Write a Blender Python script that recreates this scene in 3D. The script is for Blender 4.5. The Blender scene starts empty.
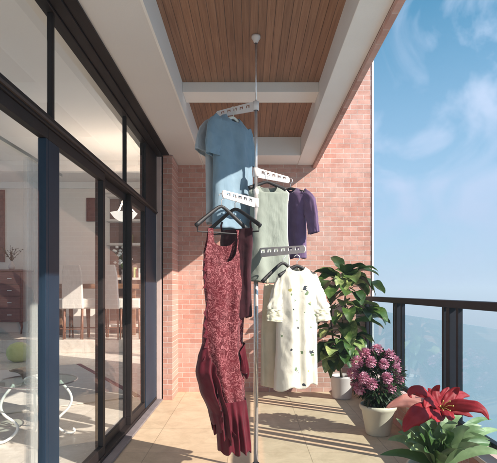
import bpy, bmesh, math, random
from mathutils import Vector, Matrix, noise
random.seed(7)
S = bpy.context.scene
C = S.collection
R = math.radians
PI = math.pi
F = 470.0; CX = 250.0; CY = 291.0; EYE = 1.2

def at(px, py, Y):
    return Vector(((px-CX)*Y/F, Y, EYE+(CY-py)*Y/F))

# ------------------------------------------------------------ materials
def newmat(name):
    m = bpy.data.materials.new(name); m.use_nodes = True
    nt = m.node_tree; nt.nodes.clear()
    out = nt.nodes.new('ShaderNodeOutputMaterial')
    b = nt.nodes.new('ShaderNodeBsdfPrincipled')
    nt.links.new(b.outputs[0], out.inputs['Surface'])
    return m, nt, b, out
def N(nt, typ, **kw):
    n = nt.nodes.new(typ)
    for k, v in kw.items():
        if k.startswith('i_'):
            n.inputs[k[2:].replace('_', ' ')].default_value = v
        else: setattr(n, k, v)
    return n
def ramp(nt, stops, interp='LINEAR'):
    r = nt.nodes.new('ShaderNodeValToRGB'); r.color_ramp.interpolation = interp
    e = r.color_ramp.elements
    while len(e) < len(stops): e.new(0.5)
    for q, (p, c) in zip(e, stops): q.position = p; q.color = (*c, 1)
    return r
def bump(nt, b, hsock, dist, strength=1.0):
    n = N(nt, 'ShaderNodeBump'); n.inputs['Distance'].default_value = dist
    n.inputs['Strength'].default_value = strength
    nt.links.new(hsock, n.inputs['Height']); nt.links.new(n.outputs[0], b.inputs['Normal'])
    return n
def mottled(name, c1, c2, scale=8, rough=.6, metal=0, bumpd=0.0, bscale=60, stretch=(1,1,1), detail=6, coat=0, sheen=0, spec=.5):
    m, nt, b, out = newmat(name)
    tc = N(nt, 'ShaderNodeTexCoord'); mp = N(nt, 'ShaderNodeMapping'); mp.inputs['Scale'].default_value = stretch
    nt.links.new(tc.outputs['Object'], mp.inputs[0])
    n = N(nt, 'ShaderNodeTexNoise', i_Scale=scale, i_Detail=detail)
    nt.links.new(mp.outputs[0], n.inputs['Vector'])
    r = ramp(nt, [(.3, c1), (.7, c2)]); nt.links.new(n.outputs['Fac'], r.inputs[0])
    nt.links.new(r.outputs[0], b.inputs['Base Color'])
    b.inputs['Roughness'].default_value = rough; b.inputs['Metallic'].default_value = metal
    b.inputs['Coat Weight'].default_value = coat; b.inputs['Sheen Weight'].default_value = sheen
    b.inputs['Specular IOR Level'].default_value = spec
    if bumpd:
        n2 = N(nt, 'ShaderNodeTexNoise', i_Scale=bscale, i_Detail=4); nt.links.new(mp.outputs[0], n2.inputs['Vector'])
        bump(nt, b, n2.outputs['Fac'], bumpd)
    return m

def brick_mat(name, axis='XZ', c1=(.52,.26,.205), c2=(.61,.355,.295), mort=(.70,.57,.52)):
    m, nt, b, out = newmat(name)
    tc = N(nt, 'ShaderNodeTexCoord'); sp = N(nt, 'ShaderNodeSeparateXYZ'); cb = N(nt, 'ShaderNodeCombineXYZ')
    nt.links.new(tc.outputs['Object'], sp.inputs[0])
    nt.links.new(sp.outputs[axis[0]], cb.inputs[0]); nt.links.new(sp.outputs[axis[1]], cb.inputs[1])
    wn = N(nt, 'ShaderNodeTexNoise', i_Scale=30, i_Detail=3); nt.links.new(cb.outputs[0], wn.inputs['Vector'])
    mx = N(nt, 'ShaderNodeMixRGB', blend_type='ADD'); mx.inputs[0].default_value = .006
    nt.links.new(cb.outputs[0], mx.inputs[1]); nt.links.new(wn.outputs['Color'], mx.inputs[2])
    br = N(nt, 'ShaderNodeTexBrick'); br.offset = .5
    nt.links.new(mx.outputs[0], br.inputs['Vector'])
    for k, v in (('Color1', (*c1,1)), ('Color2', (*c2,1)), ('Mortar', (*mort,1)), ('Scale', 1.0), ('Mortar Size', .0042), ('Mortar Smooth', .35), ('Bias', -.05), ('Brick Width', .16), ('Row Height', .058)):
        br.inputs[k].default_value = v
    n = N(nt, 'ShaderNodeTexNoise', i_Scale=9, i_Detail=8, i_Roughness=.7); nt.links.new(cb.outputs[0], n.inputs['Vector'])
    r = ramp(nt, [(.25, (.70,.68,.67)), (.75, (1.16,1.14,1.12))]); nt.links.new(n.outputs['Fac'], r.inputs[0])
    ml = N(nt, 'ShaderNodeMixRGB', blend_type='MULTIPLY'); ml.inputs[0].default_value = 1
    nt.links.new(br.outputs['Color'], ml.inputs[1]); nt.links.new(r.outputs[0], ml.inputs[2])
    n3 = N(nt, 'ShaderNodeTexNoise', i_Scale=1.7, i_Detail=5, i_Roughness=.6); nt.links.new(cb.outputs[0], n3.inputs['Vector'])
    r3 = ramp(nt, [(.48, (0,0,0)), (.75, (.4,.4,.4))]); nt.links.new(n3.outputs['Fac'], r3.inputs[0])
    ef = N(nt, 'ShaderNodeMixRGB'); ef.inputs[2].default_value = (*mort,1)
    nt.links.new(r3.outputs[0], ef.inputs[0]); nt.links.new(ml.outputs[0], ef.inputs[1])
    nt.links.new(ef.outputs[0], b.inputs['Base Color'])
    b.inputs['Roughness'].default_value = .85
    n2 = N(nt, 'ShaderNodeTexNoise', i_Scale=120, i_Detail=3); nt.links.new(cb.outputs[0], n2.inputs['Vector'])
    h = N(nt, 'ShaderNodeMath', operation='MULTIPLY_ADD'); h.inputs[1].default_value = .25
    sb = N(nt, 'ShaderNodeMath', operation='SUBTRACT'); sb.inputs[0].default_value = 1
    nt.links.new(br.outputs['Fac'], sb.inputs[1]); nt.links.new(n2.outputs['Fac'], h.inputs[0]); nt.links.new(sb.outputs[0], h.inputs[2])
    bump(nt, b, h.outputs[0], .004)
    return m

def wood_ceiling_mat():
    m, nt, b, out = newmat('ceiling_wood')
    tc = N(nt, 'ShaderNodeTexCoord'); sp = N(nt, 'ShaderNodeSeparateXYZ'); nt.links.new(tc.outputs['Object'], sp.inputs[0])
    # board index across X
    dv = N(nt, 'ShaderNodeMath', operation='DIVIDE'); dv.inputs[1].default_value = .052; nt.links.new(sp.outputs['X'], dv.inputs[0])
    fl = N(nt, 'ShaderNodeMath', operation='FLOOR'); nt.links.new(dv.outputs[0], fl.inputs[0])
    fr = N(nt, 'ShaderNodeMath', operation='FRACT'); nt.links.new(dv.outputs[0], fr.inputs[0])
    wn = N(nt, 'ShaderNodeTexWhiteNoise', noise_dimensions='1D'); nt.links.new(fl.outputs[0], wn.inputs['W'])
    mp = N(nt, 'ShaderNodeMapping'); mp.inputs['Scale'].default_value = (60, 2.2, 1); nt.links.new(tc.outputs['Object'], mp.inputs[0])
    off = N(nt, 'ShaderNodeCombineXYZ'); m7 = N(nt, 'ShaderNodeMath', operation='MULTIPLY'); m7.inputs[1].default_value = 37
    nt.links.new(wn.outputs['Value'], m7.inputs[0]); nt.links.new(m7.outputs[0], off.inputs[1]); nt.links.new(off.outputs[0], mp.inputs['Location'])
    n = N(nt, 'ShaderNodeTexNoise', i_Scale=1.0, i_Detail=8, i_Roughness=.65, i_Distortion=.6); nt.links.new(mp.outputs[0], n.inputs['Vector'])
    r = ramp(nt, [(.25, (.16,.078,.045)), (.5, (.27,.14,.082)), (.75, (.37,.21,.13))]); nt.links.new(n.outputs['Fac'], r.inputs[0])
    r2 = ramp(nt, [(0, (.88,.87,.86)), (1, (1.12,1.11,1.1))]); nt.links.new(wn.outputs['Value'], r2.inputs[0])
    ml = N(nt, 'ShaderNodeMixRGB', blend_type='MULTIPLY'); ml.inputs[0].default_value = 1
    nt.links.new(r.outputs[0], ml.inputs[1]); nt.links.new(r2.outputs[0], ml.inputs[2])
    g = ramp(nt, [(0, (.45,.45,.45)), (.05, (1,1,1)), (.95, (1,1,1)), (1, (.45,.45,.45))]); nt.links.new(fr.outputs[0], g.inputs[0])
    ml2 = N(nt, 'ShaderNodeMixRGB', blend_type='MULTIPLY'); ml2.inputs[0].default_value = 1
    nt.links.new(ml.outputs[0], ml2.inputs[1]); nt.links.new(g.outputs[0], ml2.inputs[2])
    nt.links.new(ml2.outputs[0], b.inputs['Base Color']); b.inputs['Roughness'].default_value = .5
    bump(nt, b, g.outputs[0], .004)
    return m

def tile_mat(name, c1, c2, grout, w, h, rough, ox=0, oy=0, ms=.003):
    m, nt, b, out = newmat(name)
    tc = N(nt, 'ShaderNodeTexCoord'); mp = N(nt, 'ShaderNodeMapping'); mp.inputs['Location'].default_value = (ox, oy, 0)
    nt.links.new(tc.outputs['Object'], mp.inputs[0])
    br = N(nt, 'ShaderNodeTexBrick'); br.offset = 0
    nt.links.new(mp.outputs[0], br.inputs['Vector'])
    for k, v in (('Color1', (*c1,1)), ('Color2', (*c2,1)), ('Mortar', (*grout,1)), ('Scale', 1.0), ('Mortar Size', ms), ('Mortar Smooth', .2), ('Bias', 0), ('Brick Width', w), ('Row Height', h)):
        br.inputs[k].default_value = v
    n = N(nt, 'ShaderNodeTexNoise', i_Scale=5, i_Detail=12, i_Roughness=.75, i_Distortion=.8); nt.links.new(tc.outputs['Object'], n.inputs['Vector'])
    r = ramp(nt, [(.3, (.74,.71,.67)), (.7, (1.1,1.1,1.1))]); nt.links.new(n.outputs['Fac'], r.inputs[0])
    ml = N(nt, 'ShaderNodeMixRGB', blend_type='MULTIPLY'); ml.inputs[0].default_value = 1
    nt.links.new(br.outputs['Color'], ml.inputs[1]); nt.links.new(r.outputs[0], ml.inputs[2])
    nt.links.new(ml.outputs[0], b.inputs['Base Color'])
    n2 = N(nt, 'ShaderNodeTexNoise', i_Scale=25, i_Detail=5); nt.links.new(tc.outputs['Object'], n2.inputs['Vector'])
    rr = N(nt, 'ShaderNodeMapRange'); rr.inputs['To Min'].default_value = rough-.08; rr.inputs['To Max'].default_value = rough+.12
    nt.links.new(n2.outputs['Fac'], rr.inputs[0]); nt.links.new(rr.outputs[0], b.inputs['Roughness'])
    sb = N(nt, 'ShaderNodeMath', operation='SUBTRACT'); sb.inputs[0].default_value = 1; nt.links.new(br.outputs['Fac'], sb.inputs[1])
    h_ = N(nt, 'ShaderNodeMath', operation='MULTIPLY_ADD'); h_.inputs[1].default_value = .3
    nt.links.new(n2.outputs['Fac'], h_.inputs[0]); nt.links.new(sb.outputs[0], h_.inputs[2])
    bump(nt, b, h_.outputs[0], .002)
    return m

def glass_mat(name, tint=(.97,.985,.98), ior=1.45, boost=1.0):
    m, nt, b, out = newmat(name); nt.nodes.remove(b)
    t = N(nt, 'ShaderNodeBsdfTransparent'); t.inputs[0].default_value = (*tint,1)
    g = N(nt, 'ShaderNodeBsdfGlossy'); g.inputs['Roughness'].default_value = .0
    g.inputs['Color'].default_value = (boost,boost,boost,1)
    fr = N(nt, 'ShaderNodeFresnel'); fr.inputs['IOR'].default_value = ior
    mx = N(nt, 'ShaderNodeMixShader'); ge = N(nt, 'ShaderNodeNewGeometry')
    iv = N(nt, 'ShaderNodeMath', operation='SUBTRACT'); iv.inputs[0].default_value = 1; nt.links.new(ge.outputs['Backfacing'], iv.inputs[1])
    mu = N(nt, 'ShaderNodeMath', operation='MULTIPLY'); nt.links.new(fr.outputs[0], mu.inputs[0]); nt.links.new(iv.outputs[0], mu.inputs[1])
    nt.links.new(mu.outputs[0], mx.inputs[0]); nt.links.new(t.outputs[0], mx.inputs[1]); nt.links.new(g.outputs[0], mx.inputs[2])
    nt.links.new(mx.outputs[0], out.inputs['Surface'])
    return m

def cloth_mat(name, c1, c2, scale=14, weave=900, wd=.0006, trans=.12, rough=.85, pattern=None, crease=8, creased=.009):
    m, nt, b, out = newmat(name)
    tc = N(nt, 'ShaderNodeTexCoord')
    n = N(nt, 'ShaderNodeTexNoise', i_Scale=scale, i_Detail=5); nt.links.new(tc.outputs['Object'], n.inputs['Vector'])
    r = ramp(nt, [(.3, c1), (.7, c2)]); nt.links.new(n.outputs['Fac'], r.inputs[0])
    col = r.outputs[0]
    if pattern: col = pattern(nt, tc, col)
    nt.links.new(col, b.inputs['Base Color']); b.inputs['Roughness'].default_value = rough
    b.inputs['Sheen Weight'].default_value = .25; b.inputs['Specular IOR Level'].default_value = .2
    n2 = N(nt, 'ShaderNodeTexNoise', i_Scale=weave, i_Detail=1); nt.links.new(tc.outputs['Object'], n2.inputs['Vector'])
    mpw = N(nt, 'ShaderNodeMapping'); mpw.inputs['Scale'].default_value = (1, 1, .38); mpw.inputs['Rotation'].default_value = (0, .25, 0); nt.links.new(tc.outputs['Object'], mpw.inputs[0])
    n3 = N(nt, 'ShaderNodeTexNoise', i_Scale=crease, i_Detail=5, i_Roughness=.55, i_Distortion=1.2); n3.noise_type = 'RIDGED_MULTIFRACTAL' if False else n3.noise_type
    nt.links.new(mpw.outputs[0], n3.inputs['Vector'])
    bw = bump(nt, b, n3.outputs['Fac'], creased)
    bn = N(nt, 'ShaderNodeBump'); bn.inputs['Distance'].default_value = wd; nt.links.new(n2.outputs['Fac'], bn.inputs['Height'])
    nt.links.new(bw.outputs[0], bn.inputs['Normal']); nt.links.new(bn.outputs[0], b.inputs['Normal'])
    tr = N(nt, 'ShaderNodeBsdfTranslucent'); nt.links.new(col, tr.inputs[0])
    mx = N(nt, 'ShaderNodeMixShader'); mx.inputs[0].default_value = trans
    nt.links.new(b.outputs[0], mx.inputs[1]); nt.links.new(tr.outputs[0], mx.inputs[2]); nt.links.new(mx.outputs[0], out.inputs['Surface'])
    return m

def spots_pattern(spots, color, warp=.5, wscale=45):
    def f(nt, tc, col):
        nz = N(nt, 'ShaderNodeTexNoise', i_Scale=wscale, i_Detail=3); nt.links.new(tc.outputs['Object'], nz.inputs['Vector'])
        for (x, z, r, c) in spots:
            v = N(nt, 'ShaderNodeVectorMath', operation='MULTIPLY'); v.inputs[1].default_value = (1,0,1); nt.links.new(tc.outputs['Object'], v.inputs[0])
            d = N(nt, 'ShaderNodeVectorMath', operation='DISTANCE'); d.inputs[1].default_value = (x,0,z); nt.links.new(v.outputs[0], d.inputs[0])
            a = N(nt, 'ShaderNodeMath', operation='MULTIPLY_ADD'); a.inputs[1].default_value = -r*5; nt.links.new(nz.outputs['Fac'], a.inputs[0]); nt.links.new(d.outputs['Value'], a.inputs[2])
            l = N(nt, 'ShaderNodeMath', operation='LESS_THAN'); l.inputs[1].default_value = -r*1.7; nt.links.new(a.outputs[0], l.inputs[0])
            mx = N(nt, 'ShaderNodeMixRGB'); mx.inputs[2].default_value = (*(c or color),1)
            nt.links.new(l.outputs[0], mx.inputs[0]); nt.links.new(col, mx.inputs[1]); col = mx.outputs[0]
        return col
    return f

def lace_pattern(nt, tc, col):
    n = N(nt, 'ShaderNodeTexNoise', i_Scale=24, i_Detail=3, i_Roughness=.6, i_Distortion=2.0); nt.links.new(tc.outputs['Object'], n.inputs['Vector'])
    r = ramp(nt, [(0,(0,0,0)), (.40,(0,0,0)), (.43,(.9,.9,.9)), (.465,(.9,.9,.9)), (.485,(0,0,0)), (.585,(0,0,0)), (.595,(.7,.7,.7)), (.612,(.7,.7,.7)), (.622,(0,0,0))])
    nt.links.new(n.outputs['Fac'], r.inputs[0])
    v = N(nt, 'ShaderNodeTexVoronoi', i_Scale=34); nt.links.new(tc.outputs['Object'], v.inputs['Vector'])
    r2 = ramp(nt, [(.14,(.75,.75,.75)), (.2,(0,0,0))]); nt.links.new(v.outputs['Distance'], r2.inputs[0])
    ad = N(nt, 'ShaderNodeMixRGB', blend_type='LIGHTEN'); ad.inputs[0].default_value = 1
    nt.links.new(r.outputs[0], ad.inputs[1]); nt.links.new(r2.outputs[0], ad.inputs[2])
    mx = N(nt, 'ShaderNodeMixRGB'); mx.inputs[2].default_value = (.40,.14,.155,1)
    nt.links.new(ad.outputs[0], mx.inputs[0]); nt.links.new(col, mx.inputs[1])
    return mx.outputs[0]

def foliage_mat(name, stops, rough=.4, trans=.18, noise_mix=True, vein=True):
    m, nt, b, out = newmat(name)
    geo = N(nt, 'ShaderNodeNewGeometry'); tc = N(nt, 'ShaderNodeTexCoord')
    n = N(nt, 'ShaderNodeTexNoise', i_Scale=22, i_Detail=4, i_Distortion=.7); nt.links.new(tc.outputs['Object'], n.inputs['Vector'])
    a = N(nt, 'ShaderNodeMath', operation='MULTIPLY_ADD'); a.inputs[1].default_value = .45 if noise_mix else .1
    ml = N(nt, 'ShaderNodeMath', operation='MULTIPLY'); ml.inputs[1].default_value = .62
    nt.links.new(geo.outputs['Random Per Island'], ml.inputs[0]); nt.links.new(n.outputs['Fac'], a.inputs[0]); nt.links.new(ml.outputs[0], a.inputs[2])
    r = ramp(nt, stops); nt.links.new(a.outputs[0], r.inputs[0])
    nt.links.new(r.outputs[0], b.inputs['Base Color']); b.inputs['Roughness'].default_value = rough
    tr = N(nt, 'ShaderNodeBsdfTranslucent'); nt.links.new(r.outputs[0], tr.inputs[0])
    mx = N(nt, 'ShaderNodeMixShader'); mx.inputs[0].default_value = trans
    nt.links.new(b.outputs[0], mx.inputs[1]); nt.links.new(tr.outputs[0], mx.inputs[2]); nt.links.new(mx.outputs[0], out.inputs['Surface'])
    bump(nt, b, n.outputs['Fac'], .002)
    return m

M = {}
M['brick'] = brick_mat('brick_wall')
M['brick_side'] = brick_mat('brick_side', 'YZ')
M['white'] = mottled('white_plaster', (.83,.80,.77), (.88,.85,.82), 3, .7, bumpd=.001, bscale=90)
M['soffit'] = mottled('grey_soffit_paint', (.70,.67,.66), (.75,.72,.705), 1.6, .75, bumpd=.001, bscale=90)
M['wood'] = wood_ceiling_mat()
M['floor'] = tile_mat('balcony_tile', (.65,.505,.355), (.59,.46,.32), (.42,.32,.22), .6, .6, .5, .16, .1)
M['roomfloor'] = tile_mat('room_marble', (.78,.70,.64), (.75,.67,.61), (.62,.55,.5), .8, .8, .22)
M['roomwall'] = mottled('room_plaster', (.82,.75,.69), (.86,.79,.73), 1.5, .8)
M['roomceil'] = mottled('room_ceiling_paint', (.83,.78,.75), (.87,.82,.79), 1.0, .8)
M['frame'] = mottled('dark_bronze_frame', (.010,.007,.007), (.02,.014,.014), 5, .55, metal=0, spec=.3, bumpd=.0004, bscale=200)
M['framelite'] = mottled('bronze_frame_edge', (.05,.034,.03), (.07,.05,.042), 5, .5)
M['navy'] = mottled('sky_tinted_stile', (.008,.020,.040), (.013,.030,.055), 3, .5, metal=0, spec=.25)  # blue of the reflected sky put into the base colour
M['rail'] = mottled('navy_black_rail', (.004,.006,.012), (.008,.011,.02), 8, .55, metal=0, spec=.3, bumpd=.0003, bscale=150)
M['sill'] = mottled('grey_sill', (.16,.14,.15), (.24,.21,.22), 10, .5)
M['jamb'] = mottled('pale_jamb', (.55,.42,.39), (.64,.5,.47), 6, .6)
M['glass'] = glass_mat('window_glass', ior=1.32)
M['railglass'] = glass_mat('tinted_railing_glass', (.90,.975,.99), 1.33)
M['tableglass'] = glass_mat('table_glass', (.82,.9,.88), 1.6)
M['chrome'] = mottled('pole_satin', (.74,.70,.70), (.82,.79,.78), 4, .22, metal=.65)
M['plastic'] = mottled('white_plastic', (.72,.66,.64), (.8,.74,.72), 9, .35)
M['dark_insert'] = mottled('dark_slot_insert', (.03,.02,.02), (.06,.045,.045), 9, .5)
M['black'] = mottled('black_hanger', (.006,.006,.008), (.014,.013,.016), 12, .55)
M['whitehanger'] = mottled('white_hanger', (.75,.72,.62), (.82,.8,.72), 12, .4)
M['blue'] = cloth_mat('blue_cotton', (.22,.33,.42), (.27,.385,.475))
M['grey'] = cloth_mat('pale_grey_cotton', (.50,.55,.60), (.58,.63,.67), trans=.2)
M['sage'] = cloth_mat('sage_linen', (.30,.34,.295), (.35,.39,.34))
M['whitetrim'] = cloth_mat('white_trim', (.75,.73,.68), (.8,.78,.74))
M['purple'] = cloth_mat('purple_knit', (.145,.09,.185), (.19,.12,.235))
M['lilac'] = cloth_mat('lilac_cuff', (.25,.15,.29), (.33,.2,.36))
M['beige'] = cloth_mat('beige_linen', (.62,.53,.38), (.70,.61,.46))
M['maroon'] = cloth_mat('maroon_chiffon', (.10,.004,.014), (.16,.008,.024), trans=.3, rough=.6)
M['darkmaroon'] = cloth_mat('dark_wine_fabric', (.03,.006,.012), (.06,.012,.02))
M['lace'] = cloth_mat('red_lace', (.085,.004,.01), (.13,.006,.015), pattern=lace_pattern, trans=.15, rough=.6)
dk = (.05,.06,.075); ye = (.55,.5,.16); gr = (.18,.26,.14)
M['floral'] = cloth_mat('white_floral_cotton', (.79,.76,.64), (.83,.80,.71), trans=.2, pattern=spots_pattern(
    [(.035,-.145,.017,dk), (-.03,-.21,.010,gr), (-.045,-.26,.008,dk), (-.02,-.33,.011,gr), (-.01,-.37,.007,dk), (.075,-.52,.02,dk), (-.03,-.62,.012,gr), (.02,-.71,.011,dk),
     (.07,-.22,.007,ye), (-.06,-.15,.008,ye), (-.055,-.17,.008,gr), (.065,-.235,.008,gr), (.11,-.3,.010,gr), (-.1,-.42,.009,gr), (.05,-.63,.006,ye), (.01,-.52,.007,gr), (-.06,-.5,.006,dk), (.08,-.37,.007,gr), (.045,-.165,.010,gr), (.085,-.54,.010,gr), (-.01,-.64,.006,dk), (.03,-.28,.006,gr)], dk))
M['yellowlace'] = cloth_mat('pale_yellow_sleeve', (.78,.76,.56), (.84,.82,.70), scale=40, trans=.25)
M['terracotta_white'] = mottled('cream_pot', (.62,.55,.43), (.70,.63,.50), 7, .5, bumpd=.001, bscale=50)
M['white_pot'] = mottled('white_pot', (.60,.52,.50), (.68,.60,.57), 7, .45)
M['soil'] = mottled('potting_soil', (.02,.013,.008), (.05,.035,.02), 60, .95, bumpd=.01, bscale=80)
M['leaf'] = foliage_mat('broad_leaf', [(.0,(.012,.03,.008)), (.42,(.026,.065,.013)), (.66,(.08,.15,.03)), (.86,(.42,.48,.18))], .38)
M['darkleaf'] = foliage_mat('dark_small_leaf', [(.0,(.008,.018,.006)), (.6,(.022,.045,.014)), (.95,(.05,.09,.03))], .45)
M['lilyleaf'] = foliage_mat('lily_leaf', [(.0,(.035,.08,.02)), (.45,(.09,.17,.05)), (.9,(.34,.43,.22))], .45)
M['stem'] = mottled('green_stem', (.05,.08,.025), (.1,.14,.05), 20, .5)
M['bark'] = mottled('brown_stem', (.06,.04,.025), (.12,.08,.05), 30, .8)
M['pink'] = foliage_mat('pink_petals', [(.0,(.36,.05,.14)), (.4,(.60,.18,.30)), (.85,(.82,.52,.60))], .55, .25)
M['red'] = foliage_mat('red_petals', [(.0,(.15,.002,.006)), (.5,(.34,.006,.014)), (.9,(.55,.05,.07))], .6, .3)
M['salmon'] = foliage_mat('salmon_petal', [(.0,(.6,.2,.17)), (.9,(.75,.36,.3))], .4, .22)
M['stamen'] = mottled('stamen', (.5,.42,.08), (.7,.6,.2), 20, .5)
M['redwood'] = mottled('mahogany', (.14,.045,.04), (.22,.08,.07), 3, .4, stretch=(2,2,30))
M['tablewood'] = mottled('walnut_top', (.17,.085,.05), (.26,.14,.09), 4, .4, stretch=(1,8,8))
M['legwood'] = mottled('brown_legs', (.17,.07,.045), (.25,.12,.08), 6, .45)
M['upholstery'] = cloth_mat('cream_upholstery', (.72,.66,.61), (.78,.72,.67))
M['rug'] = cloth_mat('pale_rug', (.6,.54,.49), (.68,.62,.57))
M['rugborder'] = cloth_mat('red_rug_border', (.18,.035,.04), (.25,.06,.06))
M['lime'] = cloth_mat('lime_velvet', (.60,.62,.26), (.68,.70,.34))
M['white_metal'] = mottled('white_iron', (.70,.68,.66), (.8,.78,.76), 9, .35)
M['paper'] = mottled('paper', (.72,.70,.66), (.8,.78,.75), 30, .7)
M['bookcover'] = mottled('book_cover', (.05,.04,.03), (.12,.09,.07), 25, .4)
M['picture'] = mottled('dark_canvas', (.12,.045,.04), (.24,.10,.085), 9, .6)
M['shelfwall'] = mottled('shelf_back', (.16,.10,.085), (.25,.16,.14), 4, .6)
M['blackhole'] = mottled('roof_membrane', (.1,.1,.1), (.16,.16,.16), 4, .9)
m_, nt_, b_, o_ = newmat('lit_bowl'); b_.inputs['Base Color'].default_value = (.85,.8,.74,1)
b_.inputs['Emission Color'].default_value = (1,.9,.8,1); b_.inputs['Emission Strength'].default_value = .5; M['lamp'] = m_
# sheer
m_, nt_, b_, o_ = newmat('sheer_curtain'); b_.inputs['Base Color'].default_value = (.78,.78,.76,1)
t_ = N(nt_, 'ShaderNodeBsdfTransparent'); x_ = N(nt_, 'ShaderNodeMixShader'); x_.inputs[0].default_value = .10
nt_.links.new(t_.outputs[0], x_.inputs[1]); nt_.links.new(b_.outputs[0], x_.inputs[2]); nt_.links.new(x_.outputs[0], o_.inputs['Surface'])
M['sheer'] = m_
# sea
m_, nt_, b_, o_ = newmat('hazy_sea'); b_.inputs['Base Color'].default_value = (.22,.40,.48,1); b_.inputs['Roughness'].default_value = .28
tc_ = N(nt_, 'ShaderNodeTexCoord'); n_ = N(nt_, 'ShaderNodeTexNoise', i_Scale=.02, i_Detail=8); nt_.links.new(tc_.outputs['Object'], n_.inputs['Vector'])
bump(nt_, b_, n_.outputs['Fac'], 1.0, .12); M['sea'] = m_

# ------------------------------------------------------------ mesh helpers
class MB:
    def __init__(s): s.v = []; s.f = []
    def box(s, x0, x1, y0, y1, z0, z1, taper=0):
        b = len(s.v)
        for z in (z0, z1):
            for x, y in ((x0,y0),(x1,y0),(x1,y1),(x0,y1)): s.v.append(Vector((x,y,z)))
        for q in ((0,3,2,1),(4,5,6,7),(0,1,5,4),(1,2,6,5),(2,3,7,6),(3,0,4,7)): s.f.append([b+i for i in q])
        return s
    def obox(s, c, half, rz=0, ry=0, rx=0):
        m = Matrix.Translation(c) @ Matrix.Rotation(rz,4,'Z') @ Matrix.Rotation(ry,4,'Y') @ Matrix.Rotation(rx,4,'X')
        t = MB().box(-half[0],half[0],-half[1],half[1],-half[2],half[2]); s.add(t, m); return s
    def add(s, o, m=None):
        b = len(s.v)
        s.v += [(m @ v) if m else v.copy() for v in o.v]; s.f += [[b+i for i in f] for f in o.f]; return s
    def grid(s, pts, closeu=False):
        b = len(s.v); nr = len(pts); nc = len(pts[0])
        for r in pts: s.v += [Vector(p) for p in r]
        for i in range(nr-1):
            for j in range(nc if closeu else nc-1):
                j2 = (j+1) % nc
                s.f.append([b+i*nc+j, b+i*nc+j2, b+(i+1)*nc+j2, b+(i+1)*nc+j])
        return s
    def cap(s, ring, flip=False):
        b = len(s.v); s.v += [Vector(p) for p in ring]; f = list(range(b, b+len(ring)))
        s.f.append(f[::-1] if flip else f); return s
    def tube(s, path, radii, n=12, flat=1.0, caps=True, side=None):
        path = [Vector(p) for p in path]
        if not isinstance(radii, (list, tuple)): radii = [radii]*len(path)
        rings = []; prev = None
        for i, p in enumerate(path):
            t = (path[min(i+1, len(path)-1)] - path[max(i-1, 0)]).normalized()
            ref = prev if prev is not None else (Vector(side) if side else (Vector((0,0,1)) if abs(t.z) < .9 else Vector((1,0,0))))
            u = (ref - t*ref.dot(t)).normalized(); w = t.cross(u); prev = u
            rings.append([p + (u*math.cos(a) + w*math.sin(a)*flat)*radii[i] for a in [2*PI*k/n for k in range(n)]])
        s.grid(rings, True)
        if caps: s.cap(rings[0], True); s.cap(rings[-1])
        return s
    def lathe(s, prof, c=(0,0,0), n=32):
        c = Vector(c)
        rings = [[c + Vector((r*math.cos(2*PI*k/n), r*math.sin(2*PI*k/n), z)) for k in range(n)] for r, z in prof]
        s.grid(rings, True); return s
    def build(s, name, mat, parent=None, smooth=False, bevel=0, local=False, solid=0, sub=0):
        me = bpy.data.meshes.new(name)
        off = Vector((0,0,0))
        if parent is not None and not local:
            p = parent
            while p is not None: off += p.location; p = p.parent
        me.from_pydata([tuple(v-off) for v in s.v], [], s.f); me.update()
        bm = bmesh.new(); bm.from_mesh(me); bmesh.ops.remove_doubles(bm, verts=bm.verts, dist=1e-5)
        if bevel == 0 and not solid: pass
        bmesh.ops.recalc_face_normals(bm, faces=bm.faces); bm.to_mesh(me); bm.free()
        me.materials.append(M[mat] if isinstance(mat, str) else mat)
        o = bpy.data.objects.new(name, me); C.objects.link(o); o.parent = parent
        if smooth:
            for p in me.polygons: p.use_smooth = True
        if bevel:
            q = o.modifiers.new('bevel', 'BEVEL'); q.width = bevel; q.segments = 2; q.limit_method = 'ANGLE'
        if solid:
            q = o.modifiers.new('solid', 'SOLIDIFY'); q.thickness = solid; q.offset = 0
        if sub:
            q = o.modifiers.new('sub', 'SUBSURF'); q.levels = sub; q.render_levels = sub
        return o
def box(x0,x1,y0,y1,z0,z1): return MB().box(x0,x1,y0,y1,z0,z1)
def tag(o, label, cat, group=None):
    o['label'] = label; o['category'] = cat
    if group: o['group'] = group
    return o
def thing(name, loc, label, cat, group=None, rz=0):
    o = bpy.data.objects.new(name, None); C.objects.link(o); o.location = loc; o.rotation_euler = (0,0,rz)
    o.empty_display_size = .1
    return tag(o, label, cat, group)
def struct(o): o['kind'] = 'structure'; return o

# ------------------------------------------------------------ setting
struct(MB().box(-1.03, 1.30, -2.5, 5.60, -.2, 0).build('balcony_floor', 'floor'))
struct(MB().box(-8.2, -1.03, -2.5, 11.0, -.2, -.001).build('room_floor', 'roomfloor'))
struct(MB().box(-8.0, -1.25, 9.1, 10.8, .001, .25).build('dining_platform', 'roomfloor', bevel=.006))
struct(MB().grid([[(-2490,-2490,-60),(2490,-2490,-60)],[(-2490,2490,-60),(2490,2490,-60)]]).build('sea', 'sea'))

hm = bpy.data.materials.new('haze'); hm.use_nodes = True; hn = hm.node_tree; hn.nodes.clear()
ho = hn.nodes.new('ShaderNodeOutputMaterial'); hv = hn.nodes.new('ShaderNodeVolumePrincipled'); hn.links.new(hv.outputs[0], ho.inputs['Volume'])
hv.inputs['Color'].default_value = (.72,.87,1,1); hv.inputs['Density'].default_value = .0042; hv.inputs['Anisotropy'].default_value = .1
hz_ = MB().box(-2500,2500,-2500,2500,-62,7).build('haze', hm); hz_['kind'] = 'stuff'
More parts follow.
